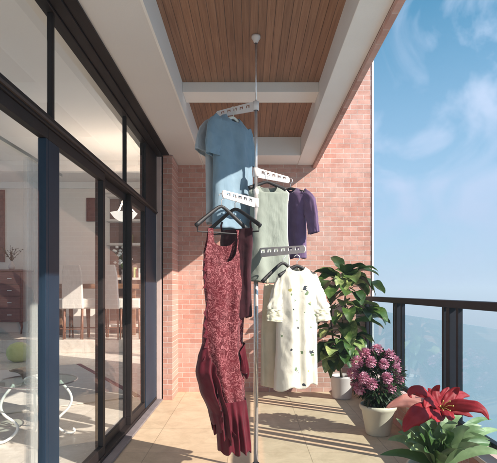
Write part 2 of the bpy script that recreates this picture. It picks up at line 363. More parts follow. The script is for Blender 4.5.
# end wall
w = thing('brick_wall', (0,5.6,0), 'tall pink brick end wall of the balcony, half in sun', 'wall')
box(-.93,1.45,5.6,5.85,-.3,4.8).build('brickwork', 'brick', w)
box(1.452,1.47,5.59,5.86,-.3,4.8).build('edge_trim', 'white', w)
# pilaster + jamb
w = thing('brick_pilaster', (-.9,5.2,0), 'narrow brick pilaster beside the dark end of the sliding door', 'pilaster')
box(-.956,-.855,5.17,5.6,0,2.69).build('pilaster_shaft', 'brick', w)
w = thing('door_jamb', (-.99,5.17,0), 'pale pink upright trim strip between door frame and brick pilaster', 'trim')
box(-1.025,-.975,5.15,5.6,0,2.69).build('trim_strip', 'jamb', w, bevel=.004)
box(-.975,-.956,5.2,5.6,0,2.69).build('dark_gap_strip', 'frame', w)

# balcony ceiling
cl = thing('balcony_ceiling', (0,2,2.7), 'balcony ceiling of brown boards framed by white beams', 'ceiling')
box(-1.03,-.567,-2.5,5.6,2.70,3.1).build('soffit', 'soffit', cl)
box(-.567,-.5525,-2.5,5.5975,2.697,2.97).build('inner_beam', 'white', cl)
box(.565,.745,-2.5,5.6,2.70,3.1).build('edge_beam', 'white', cl, bevel=.004)
box(.7475,.785,-2.5,5.598,2.665,3.2).build('brick_fascia', 'brick_side', cl)
for y0, y1, z in ((3.85,4.07,2.83), (5.22,5.598,2.705), (1.45,1.67,2.83), (-.95,-.73,2.83)):
    box(-.552,.564,y0,y1,z,2.98).build('cross_beam', 'white', cl, bevel=.003)
box(-.56,.57,-2.5,5.6,2.91,2.96).build('wood_panel', 'wood', cl)
box(-1.1,.785,-2.5,5.6,3.2,3.3).build('roof_slab', 'blackhole', cl)

# kerb + railing
k = thing('parapet_kerb', (1.4,2,0), 'low pink stone kerb under the dark glass railing', 'kerb')
box(1.302,1.5,-2.5,5.597,-.3,.235).build('kerb_wall', 'brick_side', k)
box(1.285,1.52,-2.5,5.595,.237,.265).build('coping', 'jamb', k, bevel=.005)
rl = thing('glass_railing', (1.4,2,.26), 'navy black metal railing with tinted glass panels', 'railing')
box(1.362,1.438,-2.5,5.597,1.085,1.137).build('top_rail', 'rail', rl, bevel=.006)
box(1.38,1.42,-2.5,5.597,.30,.335).build('bottom_rail', 'rail', rl, bevel=.003)
posts = [5.565, 4.42, 3.26, 2.10, .94, -.22, -1.38]
for i, y in enumerate(posts):
    box(1.37,1.43,y-.03,y+.03,.266,1.084).build('post', 'rail', rl, bevel=.003)
    for sgn in (-1, 1):
        if i == 0 and sgn > 0: continue
        yy = y+sgn*.115
        box(1.385,1.415,yy-.019,yy+.019,.336,1.084).build('stile', 'rail', rl)
for a, b in zip(posts[1:], posts[:-1]):
    g = box(1.397,1.404,a+.136,b-.136,.337,.985).build('glass_panel', 'railglass', rl)

# ------------------------------------------------------------ glazed facade
gx0, gx1 = -1.10, -1.03
fc = thing('glass_facade', (-1.05,2,0), 'dark framed sliding glass doors with a row of windows above', 'glazed door')
box(-1.08,-1.02,-2.5,5.14,2.655,2.699).build('header', 'frame', fc, bevel=.004)
box(-1.019,-.955,-2.5,5.14,2.668,2.698).build('header_lip', 'frame', fc, bevel=.004)
box(-.954,-.885,-2.5,5.14,2.682,2.697).build('header_edge', 'frame', fc, bevel=.003)
box(-1.095,-1.02,-2.5,5.14,2.035,2.095).build('transom', 'frame', fc, bevel=.004)
box(-1.0195,-1.008,-2.5,5.14,2.05,2.064).build('transom_bead', 'framelite', fc)
box(-1.12,-1.02,-2.5,5.14,.003,.045).build('bottom_track', 'frame', fc, bevel=.003)
box(-1.019,-.955,-2.5,5.14,.003,.022).build('threshold', 'sill', fc, bevel=.003)
ms = [-.55, 1.0, 2.45, 3.90]
for y0 in ms: box(-1.06,-1.03,y0,y0+.03,2.096,2.654).build('mullion', 'frame', fc, bevel=.003)
box(-1.08,-1.022,4.62,5.14,2.096,2.654).build('end_frame', 'frame', fc)
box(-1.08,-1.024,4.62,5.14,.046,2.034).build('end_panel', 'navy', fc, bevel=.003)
for a, b in zip([-2.5]+[m+.03 for m in ms], ms+[4.62]):
    box(-1.049,-1.043,a,b,2.096,2.654).build('upper_pane', 'glass', fc)
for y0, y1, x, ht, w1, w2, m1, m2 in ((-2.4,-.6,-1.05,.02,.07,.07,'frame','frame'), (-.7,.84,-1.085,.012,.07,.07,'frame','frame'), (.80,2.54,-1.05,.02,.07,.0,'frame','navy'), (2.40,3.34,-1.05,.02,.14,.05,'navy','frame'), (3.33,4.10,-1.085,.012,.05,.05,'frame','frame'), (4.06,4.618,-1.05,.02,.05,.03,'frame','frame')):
    if w2 == 0: y1 = 2.399; w2 = .03
    pn = box(x-.003,x+.003,y0+w1,y1-w2,.111,1.974).build('leaf_pane', 'glass', fc)
    box(x-ht,x+ht,y0,y1,.046,.11).build('leaf_rail', 'frame', pn, bevel=.002)
    box(x-ht,x+ht,y0,y1,1.975,2.033).build('leaf_rail', 'frame', pn, bevel=.002)
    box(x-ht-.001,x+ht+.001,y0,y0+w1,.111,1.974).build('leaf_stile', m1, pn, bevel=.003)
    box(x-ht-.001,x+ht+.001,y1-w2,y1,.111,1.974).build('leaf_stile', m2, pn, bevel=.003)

# ------------------------------------------------------------ room
rm = thing('living_room', (-4,5,0), 'pale living room walls and ceiling behind the glass', 'room')
HC = 3.7
sw = MB().box(-8.2,-8.0,-2.5,11.0,0,.4).box(-8.2,-8.0,-2.5,11.0,3.3,HC-.001)  # wide unseen openings added to bring more sky light into the room
for y in (-2.4, 1.0, 4.3, 7.6, 10.8): sw.box(-8.19,-8.01,y-.1,y+.1,.4,3.3)
sw.build('side_wall', 'roomwall', rm)
box(-8.0,-1.03,10.8,11.0,0,HC).build('back_wall', 'roomwall', rm)
box(-8.2,-1.0,-2.5,11.0,HC,HC+.2).build('room_ceiling', 'roomceil', rm)
box(-8.0,-1.16,9.0,9.12,3.5,HC-.001).build('ceiling_beam', 'roomceil', rm)
box(-1.16,-1.03,-2.5,5.6,2.702,HC-.001).build('lintel', 'roomwall', rm)
fw = MB().box(-1.16,-.94,5.62,6.0,0,HC-.001).box(-1.16,-.94,10.4,10.8,0,HC-.001).box(-1.16,-.94,6.0,10.4,3.1,HC-.001).box(-1.16,-.94,6.0,10.4,0,.4).box(-1.16,-.94,8.1,8.3,.4,3.1)  # unseen stretch, its openings added to let sun into the dining end
fw.build('outer_wall', 'roomwall', rm)
MB().box(-7.999,-7.96,-2.5,10.8,3.55,HC-.001).box(-7.96,-1.16,10.76,10.799,3.55,HC-.002).build('cornice', 'white', rm)

# pictures
def picture(x0,x1,z0,z1,label,mat='picture'):
    t = thing('framed_picture', ((x0+x1)/2,10.8,z0), label, 'picture')
    MB().box(x0,x1,10.765,10.797,z0,z0+.03).box(x0,x1,10.765,10.797,z1-.03,z1).box(x0,x0+.03,10.765,10.797,z0+.03,z1-.03).box(x1-.03,x1,10.765,10.797,z0+.03,z1-.03).build('frame', 'redwood', t)
    box(x0+.03,x1-.03,10.78,10.79,z0+.03,z1-.03).build('canvas', mat, t)
s = F/10.78
picture((86.5-CX)/s, (97.5-CX)/s, EYE+(CY-221.5)/s, EYE+(CY-198)/s, 'small dark red picture on the room wall, between the middle door frames')
picture((-22-CX)/s, (4.5-CX)/s, EYE+(CY-262)/s, EYE+(CY-190)/s, 'tall dark red picture above the sideboard at far left')

# shelf unit
x0 = (110.5-CX)/s; x1 = x0+1.55
t = thing('open_shelf', (x0+.7,10.6,.25), 'tall open shelf behind the hanging bowl lamp', 'shelf')
box(x0,x1,10.74,10.796,.252,3.34).build('back_panel', 'shelfwall', t)
for z in (.4,.9,1.45,2.22,2.75,3.3): box(x0,x1,10.45,10.739,z,z+.05).build('shelf_board', 'upholstery', t)
for i in range(7):
    xx = x0+.12+.2*i
# books on shelf
for z, xs in ((2.27,(.35,.40,.45,.51,.75,.8)), (1.5,(.1,.15,.2,.6,.66,.71,.9))):
    for q, dx in enumerate(xs):
        h = .2+.06*random.random()
        tag(box(x0+dx,x0+dx+.038,10.5,10.68,z+.002,z+h).build('book', ['redwood','paper','tablewood','lime'][q%4], None), 'upright book standing on the open shelf behind the lamp', 'book', 'books on the open shelf')

# sideboard
def atY(px, Y): return (px-CX)*Y/F
sx1 = atY(23,10.3); sx0 = sx1-1.5
t = thing('sideboard', ((sx0+sx1)/2,10.5,.25), 'reddish wooden sideboard on short legs by the room wall', 'sideboard')
box(sx0,sx1,10.28,10.74,.52,1.63).build('carcass', 'redwood', t, bevel=.01)
box(sx0-.02,sx1+.02,10.26,10.76,1.632,1.67).build('top', 'redwood', t, bevel=.005)
for i in range(3):
    for j in range(4):
        a = sx0+.04+i*.48
        d = box(a,a+.45,10.262,10.279,.56+j*.265,.56+j*.265+.245).build('drawer', 'redwood', t, bevel=.004)
        box(a+.18,a+.27,10.245,10.261,.67+j*.265,.685+j*.265).build('handle', 'white_metal', d)
for x in (sx0+.06, sx1-.06):
    for y in (10.33,10.68):
        MB().tube([(x,y,.519),(x+.02,y,.4),(x,y,.252)], [.035,.022,.015]).build('leg', 'redwood', t, smooth=True)
# vase of branches on the sideboard
t = thing('branch_vase', (sx1-.35,10.5,1.67), 'small vase of bare twigs on the sideboard', 'vase')
MB().lathe([(.001,0),(.05,0),(.075,.08),(.03,.17),(.04,.2)], t.location, 20).build('vase', 'white_pot', t, smooth=True)
mb = MB()
for i in range(16):
    a = random.uniform(0,2*PI); l = random.uniform(.25,.5); p = Vector(t.location)+Vector((0,0,.18)); pts = [p]
    d = Vector((math.cos(a)*.6, math.sin(a)*.4, 1)).normalized()
    for k_ in range(5): p = p + d*l/5; d = (d+Vector((random.uniform(-.3,.3),random.uniform(-.3,.3),random.uniform(-.3,.1)))).normalized(); pts.append(p)
    mb.tube(pts, [.006,.005,.004,.004,.003,.002], 6)
    for q in pts[2:]:
        mb.add(MB().lathe([(.0,-.012),(.014,0),(.0,.012)], q+Vector((random.uniform(-.02,.02),0,random.uniform(-.02,.02))), 6))
mb.build('twigs', 'bark', t, smooth=True)

# dining table + chairs on the platform
ty = 9.95
t = thing('bar_table', (atY(90,ty),ty,.25), 'long dark topped high table between the cream chairs', 'table')
tx0, tx1 = atY(52,ty), atY(136,ty)
box(tx0,tx1,ty-.3,ty+.3,1.25,1.35).build('tabletop', 'tablewood', t, bevel=.006)
for x in (tx0+.1, tx1-.1):
    for y in (ty-.22, ty+.22): box(x-.035,x+.035,y-.035,y+.035,.252,1.249).build('leg', 'tablewood', t)
def make_chair(loc, rz, label):
    t = thing('upholstered_chair', (0,0,0), label, 'chair', 'cream chairs around the high table')
    b = MB().box(-.2,.2,-.21,.21,.60,.80); b.build('seat', 'upholstery', t, bevel=.03)
    rows = []
    for i in range(10):
        u = i/9; z = .62+.86*u; hw = .2-.015*u - (.03*max(0,u-.85)/.15); y = -.19-.09*u
        rows.append([(hw*c,y+ (.035 if k_ in (0,) else 0) ,z) for k_, c in enumerate((-1,-.5,0,.5,1))])
    bk = MB()
    for i in range(9):
        pass
    ring = []
    for i in range(10):
        u = i/9; z = .60+.86*u; hw = .2-.015*u - (.035*max(0,u-.8)/.2)**1; y = -.2-.08*u; th = .045-.015*u
        ring.append([(-hw,y-th,z),(hw,y-th,z),(hw,y+th,z),(-hw,y+th,z)])
    bk.grid(ring, True); bk.cap(ring[-1]); bk.cap(ring[0], True)
    bk.build('backrest', 'upholstery', t, bevel=.015)
    for sx in (-1,1):
        for sy in (-1,1):
            MB().tube([(sx*.17,sy*.17,.6),(sx*.185,sy*.2,0)], [.024,.015], 8).build('leg', 'legwood', t, smooth=True)
    MB().tube([(-.175,-.18,.2),(.175,-.18,.2)], .009, 6).tube([(-.175,.18,.2),(.175,.18,.2)], .009, 6).build('stretcher', 'legwood', t)
    t.location = loc; t.rotation_euler = (0,0,rz); return t
def copy_tree(o, parent=None):
    c = o.copy(); C.objects.link(c); c.parent = parent
    for ch in list(o.children): copy_tree(ch, c)
    return c
chairs = [(76,9.42,'high backed cream chair, left of the second door frame'), (113,9.42,'high backed cream chair, right of the second door frame')]
stools = [(60,9.5,'low cream stool, leftmost at the high table'), (94,9.5,'low cream stool beside the second door frame'), (131,9.5,'low cream stool nearest the dark end panel of the door')]
src = None
for px, y, lb in chairs:
    loc = (atY(px,y), y, .25)
    if src is None: src = make_chair(loc, R(4), lb)
    else:
        c = copy_tree(src); c.location = loc; c['label'] = lb; c.rotation_euler = (0,0,R(-6))
for px, y, lb in stools:
    c = copy_tree(src); c.location = (atY(px,y), y, .25); c.name = 'upholstered_stool'; c['label'] = lb; c['category'] = 'stool'; c['group'] = 'cream stools at the high table'
    c.rotation_euler = (0,0,R(random.uniform(-9,9)))
    for ch in list(c.children):
        if ch.name.startswith('backrest'): bpy.data.objects.remove(ch)
# flower vase on the table
t = thing('flower_vase', (atY(124,ty),ty,1.35), 'glass vase of white flowers on the dark high table', 'vase')
MB().lathe([(.001,0),(.05,0),(.06,.1),(.045,.25),(.06,.3)], t.location, 20).build('vase', 'white_pot', t, smooth=True)
mb = MB(); gm = MB()
for i in range(26):
    a = random.uniform(0,2*PI); r = random.uniform(.03,.26); z = random.uniform(.42,.85)
    q = Vector(t.location)+Vector((r*math.cos(a), r*math.sin(a), z))
    mb.add(MB().lathe([(.0,-.03),(.03,-.015),(.038,0),(.025,.02),(0,.03)], q, 8))
    gm.tube([Vector(t.location)+Vector((0,0,.28)), (q+Vector(t.location)+Vector((0,0,.3)))/2, q], .004, 5)
mb.build('blossoms', 'paper', t, smooth=True); gm.build('stems', 'stem', t)

# chandelier
cy_ = 8.0; cxx = atY(124,cy_); cz = EYE+(CY-214)*cy_/F
t = thing('bowl_lamp', (cxx,cy_,HC), 'lit white glass bowl lamp hanging from the room ceiling', 'lamp')
MB().lathe([(.001,-.13),(.08,-.12),(.16,-.07),(.215,.0),(.225,.015),(.205,.0),(.15,-.055),(.07,-.1),(.001,-.11)], (cxx,cy_,cz), 32).build('bowl', 'lamp', t, smooth=True)
MB().tube([(cxx,cy_,HC),(cxx,cy_,cz+.3)], .009, 8).build('rod', 'framelite', t)
for k_ in range(3):
    a = k_*2*PI/3+.4
    MB().tube([(cxx+.215*math.cos(a),cy_+.215*math.sin(a),cz+.01),(cxx+.09*math.cos(a),cy_+.09*math.sin(a),cz+.14),(cxx,cy_,cz+.3)], .008, 6).build('arm', 'white_metal', t)
ld = bpy.data.lights.new('lamp_bulb', 'POINT'); ld.energy = 24; ld.color = (1,.84,.68); ld.shadow_soft_size = .06
lo = bpy.data.objects.new('lamp_bulb', ld); C.objects.link(lo); lo.parent = t; lo.location = (0,0,cz+.06-HC)

# rug
rx = MB(); P = [Vector((-1.55,5.15,.004)), Vector((-2.0,6.5,.004)), Vector((-4.4,6.3,.004)), Vector((-3.9,4.9,.004))]
def prism(pts, z0, z1):
    m = MB(); n = len(pts)
    m.cap([Vector((p[0],p[1],z0)) for p in pts], True); m.cap([Vector((p[0],p[1],z1)) for p in pts])
    for i in range(n):
        a, b = pts[i], pts[(i+1)%n]
        m.cap([Vector((a[0],a[1],z0)),Vector((b[0],b[1],z0)),Vector((b[0],b[1],z1)),Vector((a[0],a[1],z1))])
    return m
a1 = Vector((-1.9,6.35,0)); a2 = Vector((-1.25,5.35,0)); d = (a2-a1).normalized(); nrm = Vector((d.y,-d.x,0))
if nrm.y < 0: nrm = -nrm
nrm = -nrm if nrm.x > 0 else nrm
ex = a1 - d*1.6
t = thing('area_rug', (-3,6,0), 'pale rug with a dark red end band on the room floor', 'rug')
o1 = [a2, ex, ex+Vector((-1.9,-1.3,0)), a2+Vector((-1.9,-1.3,0))]
dn = (o1[3]-o1[0]).normalized()*.07
prism([o1[0], o1[1], o1[1]+dn, o1[0]+dn], .003, .013).build('border', 'rugborder', t)
dn2 = dn*1.05
prism([o1[0]+dn2, o1[1]+dn2, o1[2], o1[3]], .003, .012).build('field', 'rug', t)

# coffee table
ty = 3.8; tx = -1.72
t = thing('coffee_table', (tx,ty,0), 'round glass coffee table on curled white legs', 'table')
MB().lathe([(.001,.468),(.30,.468),(.312,.475),(.30,.482),(.001,.482)], (tx,ty,0), 64).build('glass_top', 'tableglass', t)
MB().tube([(tx+.306*math.cos(a),ty+.306*math.sin(a),.475) for a in [2*PI*k_/48 for k_ in range(49)]], .006, 8, caps=False).build('rim', 'sill' , t, smooth=True)
MB().tube([(tx+.17*math.cos(a),ty+.17*math.sin(a),.44) for a in [2*PI*k_/40 for k_ in range(41)]], .008, 8, caps=False).build('ring', 'white_metal', t, smooth=True)
for k_ in range(4):
    a = k_*PI/2+.5; pts = []
    prof = [(.17,.462),(.20,.42),(.25,.36),(.27,.29),(.24,.22),(.17,.17),(.13,.12),(.16,.06),(.23,.015),(.28,.01),(.29,.04),(.265,.055)]
    pr = [(Vector(prof[min(len(prof)-1,q+1)])*(f/4)+Vector(prof[q])*(1-f/4)) for q in range(len(prof)-1) for f in range(4)]
    for _ in range(6): pr = [pr[0]]+[(pr[q-1]+pr[q]*2+pr[q+1])/4 for q in range(1,len(pr)-1)]+[pr[-1]]
    for r, z in pr: pts.append((tx+r*math.cos(a),ty+r*math.sin(a),z))
    MB().tube(pts, .011, 8).build('leg', 'white_metal', t, smooth=True)
bl = at(31,372,3.85); bl.z = .483
t = thing('open_book', bl, 'open book with a dark cover on the glass coffee table', 'book')
for sgn, m in ((-1,'bookcover'), (1,'paper')):
    rows = []
    for i in range(8):
        u = i/7; rows.append([(sgn*.15*u, -.095, .006+.035*math.sin(PI*min(1,u*1.1))**1*(1-u*.5)), (sgn*.15*u, .095, .006+.035*math.sin(PI*min(1,u*1.1))*(1-u*.5))])
    o = MB().grid(rows).build('page_block' if sgn > 0 else 'cover', m, t, local=True, solid=.008)
    if sgn < 0: o.rotation_euler = (0,R(28),0)
t.rotation_euler = (0,0,R(-12))
# pouf
py_ = 8.0; t = thing('round_pouf', (atY(19,py_),py_,0), 'round lime yellow pouf on the floor behind the coffee table', 'pouf')
MB().lathe([(.001,0),(.1,.005),(.17,.05),(.2,.13),(.19,.22),(.14,.29),(.06,.325),(.001,.33)], t.location, 32).build('cushion', 'lime', t, smooth=True)
# curtain
t = thing('sheer_curtain', (-1.25,2.6,0), 'gathered sheer white curtain behind the first glass door', 'curtain')
rows = []
for z in (.02,.5,1,1.5,1.95):
    rows.append([(-1.25+.02*math.sin(j*1.9+z*.6), 2.62+.19*j/40, z) for j in range(41)])
MB().grid(rows).build('curtain_fabric', 'sheer', t, smooth=True)
box(-1.262,-1.238,2.3,3.1,1.951,1.97).build('curtain_rail', 'white_metal', t)

# ------------------------------------------------------------ drying rack
PX, PY = .04, 3.15
rk = thing('drying_rack', (PX,PY,0), 'chrome floor to ceiling drying pole with four perforated arms', 'clothes rack')
MB().lathe([(.001,2.909),(.03,2.909),(.03,2.895),(.018,2.875),(.012,2.86)], (PX,PY,0), 24).build('ceiling_mount', 'plastic', rk, smooth=True)
MB().tube([(PX,PY,2.86),(PX,PY,2.44)], .0045, 16).build('upper_pole', 'chrome', rk, smooth=True)
MB().tube([(PX,PY,2.44),(PX,PY,1.86)], .010, 24).build('middle_pole', 'chrome', rk, smooth=True)
MB().tube([(PX,PY,1.86),(PX,PY,.03)], .016, 32).build('lower_pole', 'chrome', rk, smooth=True)
MB().lathe([(.001,.002),(.07,.002),(.07,.012),(.035,.03),(.022,.05)], (PX,PY,0), 32).build('foot', 'plastic', rk, smooth=True)
MB().lathe([(.0045,2.455),(.013,2.45),(.013,2.43),(.010,2.425)], (PX,PY,0), 24).build('joint_collar', 'plastic', rk, smooth=True)
MB().lathe([(.010,1.885),(.018,1.88),(.018,1.855),(.016,1.85)], (PX,PY,0), 24).build('joint_collar', 'plastic', rk, smooth=True)
def arm(pyc, ex, ey, label=None, slots=5):
    z = EYE+(CY-pyc)*PY/F
    v = Vector((ex-PX, ey-PY, 0)); L = v.length; a = math.atan2(v.y, v.x)
    m = Matrix.Translation((PX,PY,z)) @ Matrix.Rotation(a,4,'Z')
    # plate with real holes: strip between top and bottom outline, built from bars
    h0, h1 = .032, .023
    def hh(x): return h0+(h1-h0)*x/L
    mb = MB(); x0 = .018; x1 = L; th = .004; pitch = (x1-x0-.035)/slots; w_ = pitch*.60
    bands = []; xs = [x0]
    for i in range(slots):
        c = x0+.02+pitch*(i+.5); xs += [c-w_/2, c+w_/2]
    xs.append(x1)
    def seg(xa, xb, za0, za1, zb0, zb1):
        b = len(mb.v)
        for (x, zl, zh) in ((xa,za0,za1),(xb,zb0,zb1)):
            for y in (-th,th): mb.v.extend([Vector((x,y,zl)), Vector((x,y,zh))])
        # 0:(a,-,l)1:(a,-,h)2:(a,+,l)3:(a,+,h)4:(b,-,l)5..7
        for q in ((0,1,5,4),(2,6,7,3),(0,4,6,2),(1,3,7,5),(0,2,3,1),(4,5,7,6)): mb.f.append([b+i for i in q])
    n = len(xs)
    for i in range(n-1):
        xa, xb = xs[i], xs[i+1]
        if i % 2 == 0: seg(xa, xb, -hh(xa), hh(xa), -hh(xb), hh(xb))
        else:
            seg(xa, xb, -hh(xa), -hh(xa)*.1, -hh(xb), -hh(xb)*.1)
            seg(xa, xb, hh(xa)*.62, hh(xa), hh(xb)*.62, hh(xb))
            # cross strut in the slot (x-shaped hook notch)
            xm = (xa+xb)/2; seg(xm-.004, xm+.004, -hh(xm)*.1, hh(xm)*.3, -hh(xm)*.1, hh(xm)*.3)
    # rounded end
    rr = hh(L); ring = [[(L+rr*.7*math.sin(PI*k_/12), y, rr*math.cos(PI*k_/12)) for k_ in range(13)] for y in (-th,th)]
    mb.grid(ring); mb.cap(ring[0]); mb.cap(ring[1], True)
    mb2 = MB().add(mb, m)
    ao = mb2.build('swing_arm', 'plastic', rk)
    MB().lathe([(.0161,-.030),(.0205,-.028),(.0205,.028),(.0161,.030)], (PX,PY,z), 24).build('collar', 'plastic', ao, smooth=True)
    ao['_'] = 0; del ao['_']
    def pt(t_, dz=0): return m @ Vector((x0+(L-x0)*t_, 0, -hh(L*t_)*.0+dz))
    return pt
armA = arm(106, -.225, 3.30)
armB = arm(172.5, .270, 3.36)
armC = arm(203, -.160, 2.86)
armD = arm(253, .325, 2.86, slots=6)

# ------------------------------------------------------------ hangers & garments  (local frames: x across, y depth (front = -y), z down from the top of the hanger)
def hanger(pos, rz, label, mat='black', hw=.20, drop=.10, bar=True, hook_h=.075, group='hangers on the drying rack'):
    t = thing('clothes_hanger', pos, label, 'hanger', group, rz)
    pts = [];
    for i in range(21):
        u = -1+i/10; x = hw*u; z = -drop*(abs(u)**1.05) + .0
        z = -drop*math.sqrt(u*u+.012) + drop*.11
        pts.append((x, -.012*abs(u)**2, z))
    MB().tube(pts, [.010+.004*abs(abs(-1+i/10)) for i in range(21)], 10, flat=.6, side=(0,0,1)).build('shoulder', mat, t, smooth=True, local=True)
    if bar: MB().tube([(-hw*.9,0,-drop*.93),(-hw*.9,0,-drop-.016),(hw*.9,0,-drop-.016),(hw*.9,0,-drop*.93)], .0045, 8).build('bar', mat, t, local=True)
    hp = [(0,0,.0),(0,0,hook_h*.45)]
    for k_ in range(9):
        a = -PI/2+.5+ k_*(PI*1.25)/8
        hp.append((.018*math.cos(a)-.0*0, 0, hook_h*.45+.022+.018*math.sin(a)))
    hp[0] = (0,0,0)
    MB().tube(hp, .0028, 8).build('hook', 'chrome' if mat != 'whitehanger' else mat, t, smooth=True, local=True)
    return t

def smoothstep(a, b, x):
    t = max(0, min(1, (x-a)/(b-a))); return t*t*(3-2*t)
def interp(rows, z):
    for a, b in zip(rows[:-1], rows[1:]):
        if b[0] <= z <= a[0]:
            t = (a[0]-z)/(a[0]-b[0]+1e-9); t = t*t*(3-2*t)*.5+t*.5
            return [a[i]+(b[i]-a[i])*t for i in range(len(a))]
    return list(rows[-1] if z < rows[-1][0] else rows[0])
def cloth_body(rows, seed=0, n=120, nr=90, fold=.012, kf=5, neck=(.0,.0), hem_wave=.006, diag=.0, crumple=.004, bottom=None):
    """rows: (z, xl, xr, thickness). returns MB of a hanging garment body, open at neck and hem"""
    z0, z1 = rows[0][0], rows[-1][0]; g = []
    ph = [noise.random()*6.28 for _ in range(0)]
    rs = random.Random(seed); p1, p2, p3, p4 = [rs.uniform(0,6.28) for _ in range(4)]
    for i in range(nr+1):
        u = i/nr; u2 = u**1.25; z = z0+(z1-z0)*u2
        _, xl, xr, th = interp(rows, z)[:4]; xc = (xl+xr)/2; hw = (xr-xl)/2; r = []
        amp = fold*(.25+.75*smoothstep(0,.6,u2))
        for j in range(n):
            a = 2*PI*j/n; c, s_ = math.cos(a), math.sin(a)
            cx_ = math.copysign(abs(c)**.85, c); sy = math.copysign(abs(s_)**.8, s_)
            x = xc+hw*cx_
            edge = abs(s_)**.5
            side = 1 if s_ < 0 else 1.7
            wv = math.sin(kf*cx_*1.6*side+p1+(p3 if s_>0 else 0)+diag*z*8) * .6 + math.sin(kf*2.3*cx_+p2+z*5+(p4 if s_>0 else 0))*.3 + noise.noise((x*7,(1 if s_>0 else 0)*3+seed, z*2.2))*1.1
            cr = noise.noise((x*22, s_*2+seed*1.7, z*16+x*10))*crumple + noise.noise((x*48, s_*2+seed*.7, z*38))*crumple*.35
            y = th*sy + amp*wv*edge + cr*edge
            zz = z
            if u2 < .12 and neck[0]:
                dip = neck[0] if s_ < 0 else neck[1]
                k_ = (1-u2/.12)
                zz = z - dip*abs(s_)**1.1*k_*k_
            if u2 > .7: zz += hem_wave*math.sin(cx_*kf*1.3+p2)*(u2-.7)/.3
            if bottom: zz += bottom(cx_)*max(0,(u2-.5)/.5)
            r.append((x, y, zz))
        g.append(r)
    return MB().grid(g, True)
def sleeve(path, radii, flat=.35, seed=0, n=48, fold=.006, m=26, side=(1,0,0)):
    path = [Vector(p) for p in path]
    P2 = []; R2 = []
    k_ = len(path)-1
    for i in range(m+1):
        t = i/m*k_; a = min(int(t), k_-1); f = t-a
        p0 = path[max(a-1,0)]; p1 = path[a]; p2 = path[a+1]; p3 = path[min(a+2,k_)]
        q = .5*((2*p1)+(-p0+p2)*f+(2*p0-5*p1+4*p2-p3)*f*f+(-p0+3*p1-3*p2+p3)*f**3)
        P2.append(q); R2.append(radii[a]+(radii[a+1]-radii[a])*f)
    g = []
    for i, p in enumerate(P2):
        t = (P2[min(i+1,m)]-P2[max(i-1,0)]).normalized(); u = Vector(side); u = (u-t*u.dot(t)).normalized(); w = t.cross(u)
        r = []
        for j in range(n):
            a = 2*PI*j/n
            d = noise.noise((math.cos(a)*2+seed, math.sin(a)*2, i*.16))*fold*1.5 + noise.noise((math.cos(a)*5+seed, math.sin(a)*5, i*.5))*fold*.6
            r.append(p+u*math.cos(a)*(R2[i]+d)+w*math.sin(a)*(R2[i]*flat+d))
        g.append(r)
    return MB().grid(g, True)

def hang(armpt, t_, drop=.0): 
    p = armpt(t_); return p

# --- arm A : pale grey tee (behind, left) and blue tee (front)
TOPH = .085
# The hook sits through the arm slot: hanger origin is TOPH below the arm
pA1 = armA(.60); pA1.z -= .055
pA2 = armA(.95); pA2.z -= .055
# grey
rz = R(56)
pA2 = pA2+Vector((.035,.03,0))
hanger(pA2+Vector((.0,.02,0)), rz, 'pale hanger inside the grey tee, left end of the top arm', 'whitehanger', .12, .06, False)
t = thing('grey_tee', pA2+Vector((0,.02,0)), 'pale grey tee hanging behind the blue shirt on the top arm', 'shirt', None, rz)
rows = [(.0,-.06,.06,.02),(-.02,-.10,.10,.03),(-.07,-.20,.20,.04),(-.16,-.215,.215,.04),(-.3,-.205,.205,.045),(-.72,-.2,.2,.05)]
cloth_body(rows, 3, neck=(.05,.01)).build('shirt_body', 'grey', t, smooth=True, local=True, solid=.0016)
sleeve([(-.14,0,-.06),(-.2,0,-.13),(-.235,-.01,-.22),(-.245,-.01,-.27)], [.06,.08,.085,.088], .3, 4).build('sleeve', 'grey', t, smooth=True, local=True, solid=.0016)
sleeve([(.15,0,-.07),(.21,0,-.13),(.25,-.01,-.22),(.27,-.01,-.26)], [.06,.08,.085,.088], .3, 5).build('sleeve', 'grey', t, smooth=True, local=True, solid=.0016)
# blue
rz = R(48); pb = pA1+Vector((.012,-.03,0))
hanger(pb, rz, 'cream hanger in the neck of the blue shirt', 'whitehanger', .13, .075, False)
t = thing('blue_shirt', pb, 'blue short sleeved shirt on the top arm, its lower half in sun', 'shirt', None, rz)
rows = [(.008,-.07,.055,.02),(-.012,-.11,.09,.03),(-.06,-.175,.155,.04),(-.15,-.185,.175,.042),(-.3,-.18,.18,.05),(-.5,-.185,.18,.055),(-.77,-.19,.18,.065)]
cloth_body(rows, 11, neck=(.045,.012), fold=.017, kf=4, crumple=.006).build('shirt_body', 'blue', t, smooth=True, local=True, solid=.0018)
rg = [(x*1.0,-.03 if False else 0,0) for x in (0,1)]
sleeve([(-.12,0,-.05),(-.165,0,-.12),(-.185,-.01,-.22),(-.19,-.01,-.30)], [.055,.074,.074,.07], .36, 8).build('sleeve', 'blue', t, smooth=True, local=True, solid=.0016)
sleeve([(.12,0,-.055),(.15,.01,-.12),(.175,.015,-.22),(.18,.02,-.29)], [.05,.066,.066,.062], .36, 9).build('sleeve', 'blue', t, smooth=True, local=True, solid=.0016)

# --- arm B : sage top (front) and purple top (behind, right)
pB1 = armB(.38); pB1.z -= .055; pB1 += Vector((-.02,-.05,0))
rz = R(12)
hanger(pB1, rz, 'black hanger holding the sage sleeveless top', 'black', .13, .055, False)
t = thing('sage_top', pB1, 'sage green sleeveless top with white edging, right of the pole', 'top', None, rz)
